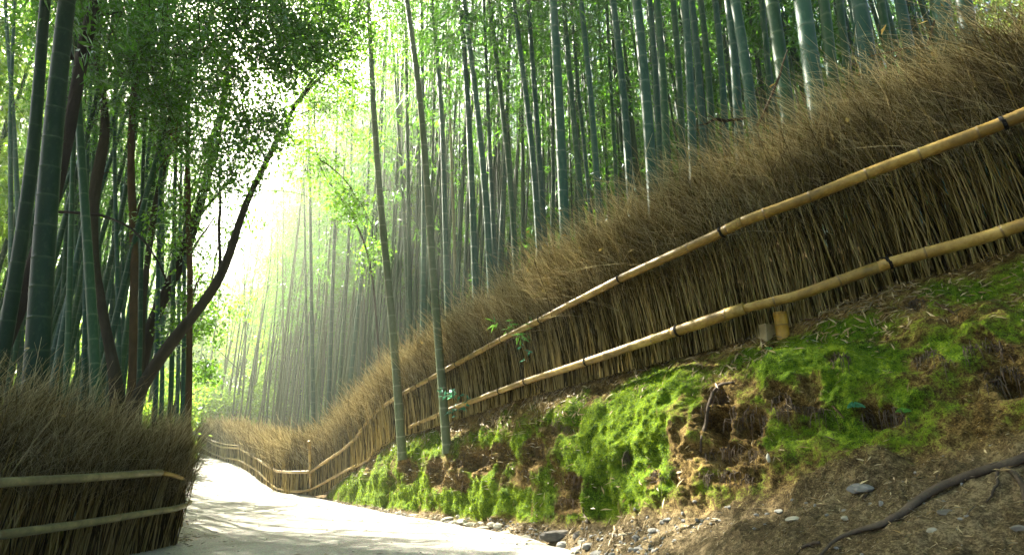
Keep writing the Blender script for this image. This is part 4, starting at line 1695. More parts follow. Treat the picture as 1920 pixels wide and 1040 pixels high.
RIGHT = [  # low..high pixels, width, depth, material, label
    ([(765, 590), (758, 400), (750, 300), (738, 100), (728, 0)], 8, 11.5, 'culm_green', 'slim dark culm just past the pale leaning culm on the bank'),
    ([(793, 610), (795, 400), (792, 200), (790, 0)], 10, 9.5, 'culm_teal', 'straight bluish culm seen just beside the yellow green bank culm'),
    ([(840, 580), (836, 450), (829, 220), (820, 100), (808, 0)], 12, 8.8, 'culm_teal', 'gently bowed culm right behind the yellow green bank culm'),
    ([(856, 575), (850, 400), (843, 200), (833, 0)], 7, 10.5, 'culm_tan', 'thin tan culm, the palest behind the fence'),
    ([(893, 560), (886, 380), (878, 200), (863, 0)], 14, 7.8, 'culm_teal', 'first of two parallel leaning culms behind the lit brush'),
    ([(921, 545), (912, 380), (897, 220), (870, 0)], 14, 7.5, 'culm_teal', 'second of two parallel leaning culms, the more tilted one'),
    ([(930, 540), (924, 400), (917, 250), (907, 0)], 10, 9.0, 'culm_teal', 'light blue upright culm beside the parallel leaning pair'),
    ([(968, 510), (958, 350), (945, 230), (918, 0)], 12, 8.2, 'culm_green', 'strongly leaning culm crossing a back tilted light blue one'),
    ([(935, 540), (944, 350), (950, 200), (958, 0)], 10, 9.5, 'culm_teal', 'light blue culm tilted the opposite way to its neighbours'),
    ([(1012, 480), (1002, 320), (988, 190), (963, 0)], 13, 7.2, 'culm_teal', 'leaning culm just before the thick dark one, foot in lit brush'),
    ([(1023, 475), (1013, 320), (1003, 180), (990, 0)], 12, 7.4, 'culm_teal', 'close companion parallel to the leaning culm before the thick dark one'),
    ([(1037, 465), (1037, 300), (1035, 150), (1033, 0)], 9, 9.0, 'culm_green', 'straight slim culm overlapping the edge of the thick dark one'),
    ([(1059, 430), (1053, 300), (1047, 180), (1037, 0)], 20, 5.9, 'culm_teal', 'thick dark straight culm standing out midway along the fence'),
    ([(1092, 410), (1082, 290), (1071, 180), (1056, 0)], 13, 7.0, 'culm_green', 'dark leaning culm after the thick one, without pale rings'),
    ([(1108, 405), (1097, 290), (1084, 170), (1070, 0)], 9, 8.2, 'culm_teal', 'narrow culm with bright pale rings after the thick dark one'),
    ([(1123, 395), (1114, 260), (1104, 140), (1089, 0)], 13, 6.6, 'culm_teal', 'bluish culm leaning beside the narrow pale ringed one'),
    ([(1157, 370), (1151, 260), (1144, 140), (1137, 0)], 8, 8.0, 'culm_green', 'slim dark culm before the mottled broad pair'),
    ([(1183, 375), (1175, 250), (1166, 140), (1149, 0)], 15, 5.8, 'culm_teal', 'bluish broad culm standing with the mottled pale one'),
    ([(1224, 370), (1217, 250), (1208, 140), (1193, 0)], 21, 5.0, 'culm_teal', 'broad culm with pale blotches against a patch of white sky'),
    ([(1241, 345), (1235, 230), (1228, 120), (1218, 0)], 13, 6.0, 'culm_teal', 'middle slim culm tucked against the broad pale blotched one'),
    ([(1251, 335), (1247, 220), (1241, 110), (1232, 0)], 15, 5.6, 'culm_green', 'dark culm touching the slim one beside the pale blotched culm'),
    ([(1281, 325), (1277, 210), (1271, 100), (1262, 0)], 13, 5.9, 'culm_green', 'lone dark culm between two close pairs'),
    ([(1299, 315), (1296, 200), (1291, 100), (1284, 0)], 16, 5.2, 'culm_teal', 'upright culm in front of the dead branch end'),
    ([(1321, 305), (1314, 200), (1307, 100), (1297, 0)], 14, 5.4, 'culm_teal', 'leaning culm passing behind the tip of the dark dead branch'),
    ([(1337, 285), (1331, 180), (1325, 90), (1314, 0)], 13, 5.6, 'culm_green', 'first culm standing behind the dark dead branch'),
    ([(1362, 280), (1356, 180), (1351, 90), (1341, 0)], 13, 5.5, 'culm_teal', 'second culm behind the dark dead branch, beside a sky gap'),
    ([(1386, 270), (1381, 170), (1377, 90), (1366, 0)], 17, 4.8, 'culm_teal', 'third culm behind the dark dead branch, the thickest there'),
    ([(1416, 265), (1407, 180), (1396, 100), (1378, 0)], 20, 4.5, 'culm_teal', 'wide leaning culm at the ragged end of the dead branch'),
    ([(1448, 230), (1440, 120), (1428, 0)], 12, 5.6, 'culm_green', 'slim culm hiding behind the leaning brown stick'),
    ([(1479, 235), (1466, 120), (1447, 0)], 26, 4.2, 'culm_green', 'thick green culm crossed by the leaning brown stick'),
    ([(1532, 210), (1520, 110), (1504, 0)], 32, 3.95, 'culm_teal', 'very thick blue green culm beyond the leaning brown stick'),
    ([(1563, 170), (1556, 90), (1545, 0)], 20, 4.6, 'culm_green', 'dim culm between the two thickest blue green ones'),
    ([(1592, 160), (1584, 90), (1574, 0)], 14, 5.2, 'culm_green', 'slim dim culm next to the second thickest blue green one'),
    ([(1637, 190), (1626, 100), (1608, 0)], 32, 3.8, 'culm_teal', 'very thick blue green culm rising where the level dead branch starts'),
    ([(1669, 110), (1662, 60), (1652, 0)], 15, 4.8, 'culm_green', 'slim culm above the level dead branch'),
    ([(1707, 110), (1699, 60), (1688, 0)], 19, 4.3, 'culm_teal', 'grey teal culm behind the middle of the level dead branch'),
    ([(1776, 100), (1770, 50), (1763, 0)], 30, 3.6, 'culm_teal', 'grey thick culm half hidden in the tallest brush'),
    ([(1822, 90), (1815, 40), (1808, 0)], 26, 3.7, 'culm_teal', 'last thick culm along the fence, veiled by tall brush'),
    # mid distance, behind the bend
    ([(577, 800), (573, 520), (569, 300), (566, 120)], 6, 15.5, 'culm_green', 'slim culm directly above the fence post at the bend'),
    ([(588, 800), (584, 560), (582, 400), (579, 200)], 8.5, 13.5, 'culm_teal', 'dark straight culm beside the one above the bend post'),
    ([(600, 790), (598, 560), (599, 400), (602, 200)], 6, 16.5, 'culm_green', 'third culm along from the bend post, very straight'),
    ([(615, 795), (621, 620), (627, 450), (632, 200)], 8.5, 13.2, 'culm_teal', 'culm near the bend leaning uphill toward the light beams'),
    ([(633, 775), (648, 560), (657, 380), (661, 150)], 8, 13.6, 'culm_green', 'culm crossing the brightest light beam, leaning uphill'),
    ([(652, 760), (676, 540), (688, 380), (697, 180)], 9, 12.6, 'culm_teal', 'dark leaning culm between the light beams and the pale bank culm'),
    ([(690, 720), (712, 520), (720, 330), (724, 100)], 7, 13.8, 'culm_green', 'slim culm whose middle crosses the pale leaning bank culm'),
    ([(775, 620), (757, 450), (748, 250), (744, 60)], 8, 12.0, 'culm_teal', 'slim culm between the two culms rooted on the bank'),
]
for pts, w, d, m, lab in RIGHT:
    culm_px(pts, w, d, lab, m, 13.5 + (CULMS % 5) * .5, group='named culms of the hillside grove', fol_from=.42 if d < 7 else .34)

LEFT = [
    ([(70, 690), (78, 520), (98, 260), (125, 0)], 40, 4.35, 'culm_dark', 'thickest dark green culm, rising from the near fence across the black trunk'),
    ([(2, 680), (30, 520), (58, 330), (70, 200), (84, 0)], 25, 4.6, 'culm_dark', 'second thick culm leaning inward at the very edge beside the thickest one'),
    ([(180, 700), (168, 520), (153, 300), (136, 40), (134, 0)], 18, 5.6, 'culm_green', 'light green ringed culm crossing in front of the crooked trunk foot'),
    ([(232, 715), (245, 600), (265, 420), (290, 170), (318, 0)], 9.5, 8.0, 'culm_teal', 'slender bluish culm tilted toward the leaning tree'),
    ([(40, 660), (35, 420), (27, 250), (9, 0)], 11, 8.2, 'culm_teal', 'pale slim culm bowing outward behind the second thick culm'),
    ([(66, 640), (71, 400), (70, 200), (70, 0)], 11, 8.6, 'culm_teal', 'straight pale culm seen between the two thickest culms'),
    ([(146, 700), (142, 420), (139, 240), (136, 120)], 8, 9.5, 'culm_green', 'slim culm just behind the light green ringed one'),
    ([(205, 700), (212, 480), (217, 250), (220, 100)], 8, 10.0, 'culm_teal', 'first of a close pair of pale culms between the crooked trunks'),
    ([(232, 700), (230, 480), (227, 280), (226, 100)], 8, 10.0, 'culm_teal', 'second of a close pair of pale culms between the crooked trunks'),
    ([(186, 700), (187, 480), (180, 280), (178, 150)], 8, 9.6, 'culm_green', 'dim culm behind the crooked mossy trunk'),
    ([(305, 700), (304, 480), (308, 200), (312, 50)], 8, 9.2, 'culm_teal', 'pale culm rising behind the foot of the leaning tree'),
    ([(334, 720), (336, 500), (340, 300), (345, 100)], 7.5, 10.5, 'culm_teal', 'slim culm closest to the path behind the leaning tree'),
    ([(110, 690), (122, 480), (132, 250), (140, 60)], 9, 9.0, 'culm_green', 'slim culm tucked behind the thickest culm'),
    ([(268, 700), (276, 520), (284, 330), (292, 120)], 8, 10.5, 'culm_green', 'dim slim culm behind the warm lit trunk'),
    ([(18, 690), (21, 500), (19, 200)], 10, 7.4, 'culm_teal', 'slim culm standing outermost beside the second thick culm'),
    ([(126, 700), (131, 500), (138, 250)], 11, 6.5, 'culm_green', 'culm squeezed between the thickest culm and the light green ringed one'),
    ([(158, 705), (160, 500), (163, 300)], 9, 7.1, 'culm_teal', 'slim upright culm touching the light green ringed one'),
    ([(224, 705), (220, 500), (214, 300)], 9, 7.3, 'culm_teal', 'slim culm tilted back between the crooked trunk and the warm lit trunk'),
    ([(262, 705), (264, 520), (268, 300)], 9, 7.2, 'culm_green', 'slim culm just on the path side of the warm lit trunk'),
    ([(294, 705), (296, 520), (302, 300)], 9, 7.5, 'culm_teal', 'slim culm crossed low by the leaning tree trunk'),
    ([(322, 715), (325, 520), (330, 250)], 9, 7.8, 'culm_green', 'slim culm crossed at mid height by the leaning tree trunk'),
    ([(344, 730), (345, 560), (348, 350)], 8, 8.1, 'culm_teal', 'slim culm right beside the reddish trunk at the path corner'),
]
for pts, w, d, m, lab in LEFT:
    culm_px(pts, w, d, lab, m, 14.0, group='named culms behind the near fence', fol_from=.62 if w in (9, 10, 11) else .40)

# --- the rest of the grove: copies
taken = []


def zone_label(px, d, side):
    if side == 'left':
        a = 'in the deep shade behind the thick dark culms' if px < 130 else ('among the crooked tree trunks behind the near fence' if px < 250 else 'behind the leaning tree at the corner of the near fence')
        s = 'slim green culm ' if d < 14 else 'thin distant culm '
        return s + a
    if side == 'far':
        a = 'beyond the far curve of the path' if px < 440 else ('behind the sunlit part of the far fence' if px < 560 else ('in the misty stand behind the bend post' if px < 640 else 'in the misty stand behind the pale leaning bank culm'))
        s = 'slender hazy culm ' if d < 24 else 'thin distant hazy culm '
        return s + a
    a = ('behind the two culms rooted on the bank' if px < 860 else 'behind the parallel leaning culms' if px < 1030 else 'behind the thick dark culm midway along the fence' if px < 1180
         else 'behind the pale blotched culm' if px < 1300 else 'behind the dark dead branch' if px < 1440 else 'behind the very thick blue green culms')
    s = 'slim shaded culm ' if d < 14 else 'thin distant green culm '
    return s + a


first_of = {}


def grove_culm(x, y, k, mat, sc, rz, tilt, label, group, sparse=False, rs=1.0):
    z = float(G(x, y)) - .15
    e = empty('bamboo', (x, y, z), label, 'bamboo', group)
    e.rotation_euler = (tilt[0], tilt[1], rz)
    mc, mf, ms = VAR[k]
    key = (k, mat, sparse)
    if key not in first_of:
        c = bpy.data.objects.new('culm', mc[mat])
        f = bpy.data.objects.new('foliage', ms if sparse else mf)
        first_of[key] = (c, f)
    else:
        c, f = first_of[key]
        c, f = c.copy(), f.copy()
    for o_ in (c, f):
        COL.objects.link(o_)
        o_.parent = e
    c.scale = (sc * rs, sc * rs, sc)
    f.scale = (sc, sc, sc)
    return e


def scatter(n, side, gen, group, mind, seed, mats, klow=0):
    g = np.random.default_rng(seed)
    cnt = tries = 0
    while cnt < n and tries < n * 60:
        tries += 1
        px, d = gen(g)
        p = P(px, 800, d)
        x, y = float(p[0]), float(p[1])
        if any((x - a) ** 2 + (y - b_) ** 2 < mind ** 2 for a, b_ in taken):
            continue
        if in_poly(np.array([x]), np.array([y]), path_poly)[0] or float(poly_dist(np.array([x]), np.array([y]), fence_base + far_base)[0]) < .55 or float(poly_dist(np.array([x]), np.array([y]), LEFT_BASE)[0]) < .55:
            continue
        if in_poly(np.array([x]), np.array([y]), bank_poly)[0]:
            continue
        taken.append((x, y))
        k = int(g.integers(0, 10))
        if klow and k % 5 < klow:
            k += 2
        sc = float(g.uniform(.85, 1.15))
        gap = sun_gap(x, y, 4.0 * sc, 16 * sc, 1)
        tl = (float(g.normal(0, .024)), float(g.normal(0, .024)))
        if gap < 2.15 + g.uniform(-.5, .4):
            # a bare pole in the thin spot: foliage only at the tip
            e = grove_culm(x, y, k, mats[int(g.integers(0, len(mats)))], sc * .62, float(g.uniform(0, 6.28)), tl, zone_label(px, d, side), group, True, 1.35)
        else:
            e = grove_culm(x, y, k, mats[int(g.integers(0, len(mats)))], sc, float(g.uniform(0, 6.28)), tl, zone_label(px, d, side), group)
        cnt += 1


# the grove goes on behind and beside the camera: its crowns shade this place
g = np.random.default_rng(31)
for i, (x, y) in enumerate([(4.2, .5), (5.5, 2.5), (3.6, -2.5), (6.5, -1.0), (2.8, -4.5), (5.2, -5), (-4.6, 1.2), (-5.8, 2.6), (-5.0, -1.2), (-6.6, .2), (-4.4, -3.4), (-6.2, -4.6), (-7.6, 2.2), (1.4, -6.5), (-2.6, -7.5), (7.4, 3.4), (8.2, 1.0), (-8.4, -2)]):
    taken.append((x, y))
    grove_culm(x, y, [0, 1, 5, 6][i % 4], 'culm_green', 1.0, float(g.uniform(0, 6.28)), (0.0, 0.0), 'tall bamboo at the near edge of the grove beyond the picture', 'culms beyond the edge of the view')

scatter(100, 'left', lambda g: (g.uniform(-90, 352), 6.4 + 13 * g.uniform(0, 1) ** 1.25), 'culms filling the grove behind the near fence', .36, 21, ['culm_teal', 'culm_green', 'culm_green'])
scatter(78, 'far', lambda g: (g.uniform(360, 740), 13.5 + 13 * g.uniform(0, 1) ** .8), 'culms in the misty grove past the bend', .5, 22, ['culm_green', 'culm_lime', 'culm_lime', 'culm_lime'], 2)  # lime culms put sunlit brightness into the colour of this stand
scatter(58, 'right', lambda g: (g.uniform(700, 1980), 7.5 + 20 * g.uniform(0, 1) ** 1.2), 'culms deep in the hillside grove', .55, 23, ['culm_teal', 'culm_green', 'culm_teal'])

# ------------------------------------------------------------------ broadleaf trees


def crown_mb(blobs, seed, L=.06, W=.034, per=32, spray=.28):
    """blobs: (centre, radius xyz, number of sprays)"""
    g = np.random.default_rng(seed)
    b = MB()
    Cs, Ds, Ts = [], [], []
    tw = []
    for c, r, n in blobs:
        u = g.normal(0, 1, (n, 3))
        u /= np.linalg.norm(u, axis=1, keepdims=True)
        rr = g.uniform(.15, 1, (n, 1)) ** .5
        pc = np.asarray(c) + u * rr * np.asarray(r)
        for p, q in zip(pc, u):
            dv = q * .5 + g.normal(0, .6, 3)
            dv[2] -= .1
            dv /= np.linalg.norm(dv)
            m = int(per * g.uniform(.5, 1.4))
            t = g.uniform(-.5, 1, m)
            Cs.append(p + dv * (t * spray)[:, None] + g.normal(0, spray * .3, (m, 3)))
            Ds.append(dv[None] * .5 + g.normal(0, .7, (m, 3)) + np.array([0, 0, -.25]))
            Ts.append(np.clip(g.normal(.45, .25) + g.normal(0, .12, m), 0, 1))
            tw.append(np.array([p - dv * spray * .8, p, p + dv * spray]))
    C, D, T = np.concatenate(Cs), np.concatenate(Ds), np.concatenate(Ts)
    n = len(C)
    LL = L * g.uniform(.6, 1.3, n)
    b.leaves(C, D, np.array([0, 0, .9]) + g.normal(0, .6, (n, 3)), LL, W * LL / L, T)
    b.tubes(np.array(tw), np.tile(np.array([[.006, .004, .002]]), (len(tw), 1)), 3, mat=1)
    return b


def limb(pts, radii, seed, wob=.03, n=46, sides=10):
    L = smoothline(resample(pts, n), 4)
    L[2:] += (np.stack([fbm(np.c_[np.linspace(0, 5, n), np.full(n, seed * 1.7 + k * 5.1), np.zeros(n)], 3) for k in range(3)], 1) * wob)[2:]
    R = np.interp(np.linspace(0, 1, n), np.linspace(0, 1, len(radii)), radii)
    R = R * (1 + .14 * fbm(np.c_[np.linspace(0, 9, n), np.full(n, seed), np.zeros(n)], 3))
    b = MB()
    b.tubes(L, R[None], sides, cap=True)
    return b


def tree(label, d, trunk, tw, branches, blobs, mat, seed, leaf='broad_leaf', name='broadleaf_tree', dback=0.0, L=.06, W=.034, per=32):
    """trunk: pixels low to high, tw widths px; branches [(pixels, w0, w1, depth shift)], blobs [(px,py,d,rx,ry,rz,n)]"""
    y0 = trunk[0][1]
    Y = d * CP - (520 - y0) / FPX * d * SP
    pts = [PY(x, y, Y + dback * i / len(trunk)) for i, (x, y) in enumerate(trunk)]
    lo = pts[0]
    gz = float(G(lo[0], lo[1])) - .2
    if lo[2] > gz:
        sl = (pts[0] - pts[1]) / abs(pts[0][2] - pts[1][2])
        f = lo + sl * (lo[2] - gz) * .5
        f[2] = gz
        pts = [f] + pts
        tw = [tw[0] * 1.15] + list(tw)
    e = empty(name, pts[0], label, 'tree')
    limb(pts, [w / FPX * d / 2 for w in tw], seed).obj('trunk', M[mat], e)
    for i, (bp, w0, w1, sh) in enumerate(branches):
        q = [PY(x, y, Y + sh * j / max(1, len(bp) - 1)) for j, (x, y) in enumerate(bp)]
        limb(q, [w0 / FPX * d / 2, w1 / FPX * d / 2], seed * 9 + i, .02, 26, 7).obj('branch', M[mat], e)
    if blobs:
        bb = [(P(x, y, dd), (rx, ry, rz), n) for x, y, dd, rx, ry, rz, n in blobs]
        crown_mb(bb, seed, L, W, per).obj('crown', [M[leaf], M[mat]], e)
    return e


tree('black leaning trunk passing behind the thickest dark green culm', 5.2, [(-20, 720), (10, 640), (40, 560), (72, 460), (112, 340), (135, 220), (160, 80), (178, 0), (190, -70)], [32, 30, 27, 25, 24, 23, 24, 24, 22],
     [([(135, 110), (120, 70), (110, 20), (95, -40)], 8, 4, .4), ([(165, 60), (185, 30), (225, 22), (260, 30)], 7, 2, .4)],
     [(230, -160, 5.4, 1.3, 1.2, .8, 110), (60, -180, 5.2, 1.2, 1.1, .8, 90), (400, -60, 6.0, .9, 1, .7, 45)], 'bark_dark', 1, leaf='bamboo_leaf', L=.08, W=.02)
tree('crooked dark trunk with a wide mossy foot behind the ringed culm', 6.6, [(218, 715), (206, 660), (192, 580), (178, 480), (172, 400), (176, 345), (192, 290), (200, 215), (190, 170), (180, 100), (190, 20)], [36, 26, 20, 17, 17, 19, 20, 18, 14, 12, 10],
     [([(190, 175), (172, 130), (150, 90)], 6, 2, .3), ([(176, 345), (200, 320), (225, 330)], 4, 1.5, .3)],
     [(200, 60, 7.2, .8, .8, .6, 70), (120, 200, 7.6, .7, .7, .5, 45), (260, 150, 7.8, .7, .7, .5, 45)], 'bark', 2, leaf='bamboo_leaf', L=.08, W=.02)
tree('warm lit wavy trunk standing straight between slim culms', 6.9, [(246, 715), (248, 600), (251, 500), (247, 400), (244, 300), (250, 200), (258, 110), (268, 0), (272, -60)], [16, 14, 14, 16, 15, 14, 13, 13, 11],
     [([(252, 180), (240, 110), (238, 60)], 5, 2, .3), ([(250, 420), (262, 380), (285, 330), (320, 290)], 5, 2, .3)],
     [(280, 60, 7.6, 1.0, .9, .6, 90), (330, 250, 7.8, .6, .7, .5, 45)], 'bark_warm', 3, leaf='bamboo_leaf', L=.08, W=.02)  # warm bark paints the golden light on this trunk into its colour
tree('tree leaning far out over the path, bare lower trunk and dense dark crown', 6.6, [(280, 700), (330, 630), (400, 545), (432, 480), (448, 420), (462, 375), (500, 300), (528, 240), (545, 205), (580, 160), (640, 110)], [30, 25, 22, 20, 18, 17, 13, 11, 9, 7, 4],
     [([(412, 522), (411, 450), (412, 380), (414, 300)], 7, 4, .2), ([(500, 300), (470, 250), (455, 200), (450, 150)], 6, 2, .3), ([(545, 205), (600, 130), (640, 105), (665, 90)], 6, 2, -.5), ([(528, 240), (560, 215), (600, 200)], 4, 1.5, .3),
      ([(462, 375), (500, 358), (540, 358), (590, 372)], 2.5, 1, .5), ([(600, 300), (640, 330), (680, 385), (700, 430)], 3, 1, .8)],
     [(610, 55, 12.0, 1.9, 1.7, 1.3, 150), (660, 20, 11.0, 1.7, 1.7, 1.1, 120), (700, -60, 10.0, 1.9, 1.9, 1.0, 120), (500, 60, 6.9, .95, .9, .62, 130), (580, 110, 7.0, .75, .8, .5, 80), (400, 90, 6.9, .8, .8, .7, 80), (470, 190, 7.0, .5, .6, .45, 60), (640, 60, 7.2, .6, .7, .4, 50), (520, 250, 7.1, .25, .4, .22, 22), (430, 300, 6.9, .4, .5, .4, 55), (590, 220, 10.2, .65, .7, .45, 42), (645, 170, 10.4, .8, .8, .5, 46), (560, 325, 9.6, .3, .3, .25, 12), (690, 240, 10.8, .5, .5, .4, 22),
      (560, 10, 7.2, .9, .8, .5, 110), (660, 380, 8.2, .22, .3, .4, 24), (600, 300, 7.9, .25, .3, .2, 14)], 'bark', 4)
tree('broad dark trunk leaning behind the tree over the path, its crown full of small leaves', 8.2, [(258, 705), (285, 600), (335, 510), (365, 420), (395, 310), (420, 190), (430, 90)], [27, 24, 22, 20, 17, 14, 9],
     [([(365, 420), (385, 390), (430, 340), (450, 310)], 7, 3, .3), ([(335, 510), (380, 440), (400, 410)], 6, 3, .4), ([(395, 310), (372, 240), (366, 180)], 6, 2.5, .2)],
     [(400, 240, 8.4, .9, .8, .7, 55), (330, 330, 8.6, .7, .7, .6, 35), (440, 400, 8.8, .5, .6, .6, 18), (370, 470, 9, .5, .6, .5, 10), (350, 150, 8.2, .9, .8, .6, 60)], 'bark_dark', 5, L=.07)
tree('thin forking trunk rising toward the middle of the dark crown', 7.6, [(262, 690), (268, 560), (282, 430), (302, 320), (322, 270), (345, 180), (385, 70), (400, 20)], [15, 14, 12, 11, 10, 9, 7, 5],
     [([(302, 320), (330, 210), (350, 150)], 5, 2, .3)],
     [(330, 100, 7.8, .8, .7, .6, 80), (300, 210, 8.0, .6, .6, .5, 50)], 'bark', 6, L=.06, W=.03)
tree('slim reddish trunk straight at the path corner behind the near fence', 7.2, [(355, 770), (356, 660), (357, 520), (352, 380), (350, 250), (356, 100)], [12, 11, 10, 9, 8, 6],
     [([(357, 560), (375, 520), (395, 500)], 4, 1.5, .3), ([(352, 400), (335, 350), (330, 300)], 4, 1.5, .3)],
     [(372, 560, 7.9, .35, .4, .5, 16), (330, 420, 7.8, .45, .5, .5, 20), (345, 640, 7.6, .2, .3, .35, 10)], 'bark_warm', 7, L=.07)
tree('young tree with loose leaf tiers in the haze past the near fence corner', 13.0, [(318, 800), (345, 690), (378, 600), (398, 520), (408, 460)], [6, 5.5, 5, 4, 3],
     [([(364, 640), (400, 612), (440, 600)], 2, 1, .2), ([(378, 600), (372, 570), (362, 550)], 2, 1, .2)],
     [(392, 620, 13, .55, .5, .35, 15), (375, 690, 12.8, .4, .4, .3, 16), (420, 570, 13.4, .6, .6, .4, 10), (400, 520, 13.4, .5, .5, .4, 6)], 'bark', 8, L=.11, W=.06)
tree('twiggy branch tree drooping into the light beams above the bend', 10.5, [(705, 560), (690, 470), (660, 400), (630, 360), (600, 320), (590, 260), (590, 160)], [3, 4, 4, 4, 3.5, 3, 2],
     [], [(640, 370, 10.6, .5, .5, .35, 20), (690, 470, 10.8, .3, .4, .6, 16), (590, 260, 10.8, .4, .4, .4, 12)], 'bark_dark', 9)
bent('bare_branch', [PY(100, 396, 6.2), PY(150, 399, 6.2), PY(200, 405, 6.2), PY(240, 424, 6.2), PY(275, 455, 6.2), PY(300, 495, 6.2), PY(315, 530, 6.3)], [.020, .018, .016, .014, .012, .010], 'bark_dark',
     'thin bare branch arching between the black trunk and the leaning tree', 'branch', 7, .03, 17)

# sunlit shrubs below the canopy past the bend
for i, (px, d, w, h, lab) in enumerate([
        (275, 17, 1.3, 2.4, 'leafy shrub at the path edge just past the near fence corner'), (430, 25, 2.0, 3.0, 'bright round bush beyond the far curve of the path'), (500, 27, 2.6, 5.5, 'sunlit leafy tree below the open patch of sky'),
        (560, 30, 2.6, 5.0, 'glowing bush deep behind the bend post'), (640, 28, 2.4, 4.5, 'hazy bush behind the light beams'), (740, 26, 2.4, 5.0, 'yellow green bush deep behind the pale leaning bank culm'),
        (860, 24, 2.4, 5.0, 'yellow green bush deep behind the thin tan culm'), (990, 22, 2.4, 5.2, 'shaded bush deep behind the parallel leaning culms'), (1120, 21, 2.4, 5.0, 'dense bush deep behind the thick dark culm'),
        (1270, 19, 2.2, 5.0, 'dense bush deep behind the blotched culm'), (1420, 17, 2.2, 5.0, 'dense bush deep behind the dark dead branch'), (1600, 15, 2.2, 5.0, 'dense bush deep behind the very thick culms'),
        (60, 20, 2.6, 4.5, 'dim bush deep behind the thick dark culms'), (190, 21, 2.6, 5.0, 'dim bush deep behind the crooked trunks'), (290, 22, 2.2, 3.4, 'lit bush deep behind the leaning tree foot')]):
    p = P(px, 800, d)
    gz = float(G(p[0], p[1]))
    c = np.array([p[0], p[1], gz])
    e = empty('bush', c, lab, 'bush')
    g = np.random.default_rng(900 + i)
    st = [np.array([c - [0, 0, .1], c + [g.normal(0, .2), g.normal(0, .2), h * .4], c + [g.normal(0, w * .5), g.normal(0, w * .4), h * .85]]) for _ in range(4)]
    b = MB()
    b.tubes(np.array(st), np.array([[.05, .035, .015]] * 4), 6)
    b.obj('stem', M['bark'], e)
    bl = [(c + np.array([g.normal(0, w * .45), g.normal(0, w * .4), h * g.uniform(.25, .95)]), (w * .5, w * .5, h * .16), 42) for _ in range(8)]
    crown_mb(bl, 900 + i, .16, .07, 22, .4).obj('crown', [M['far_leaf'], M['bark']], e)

# a clipped dark hedge behind the far fence
hc = P(450, 830, 27)
b = crown_mb([(np.array([hc[0] + dx, hc[1] + dx * .1, float(G(hc[0], hc[1])) + 1.0]), (.6, .5, .7), 40) for dx in np.linspace(-2.2, 2.2, 9)], 77, .10, .05, 22, .22)
tag(b.obj('hedge', [M['broad_leaf'], M['bark']]), 'low dark hedge showing between thin culms behind the far fence', 'hedge')


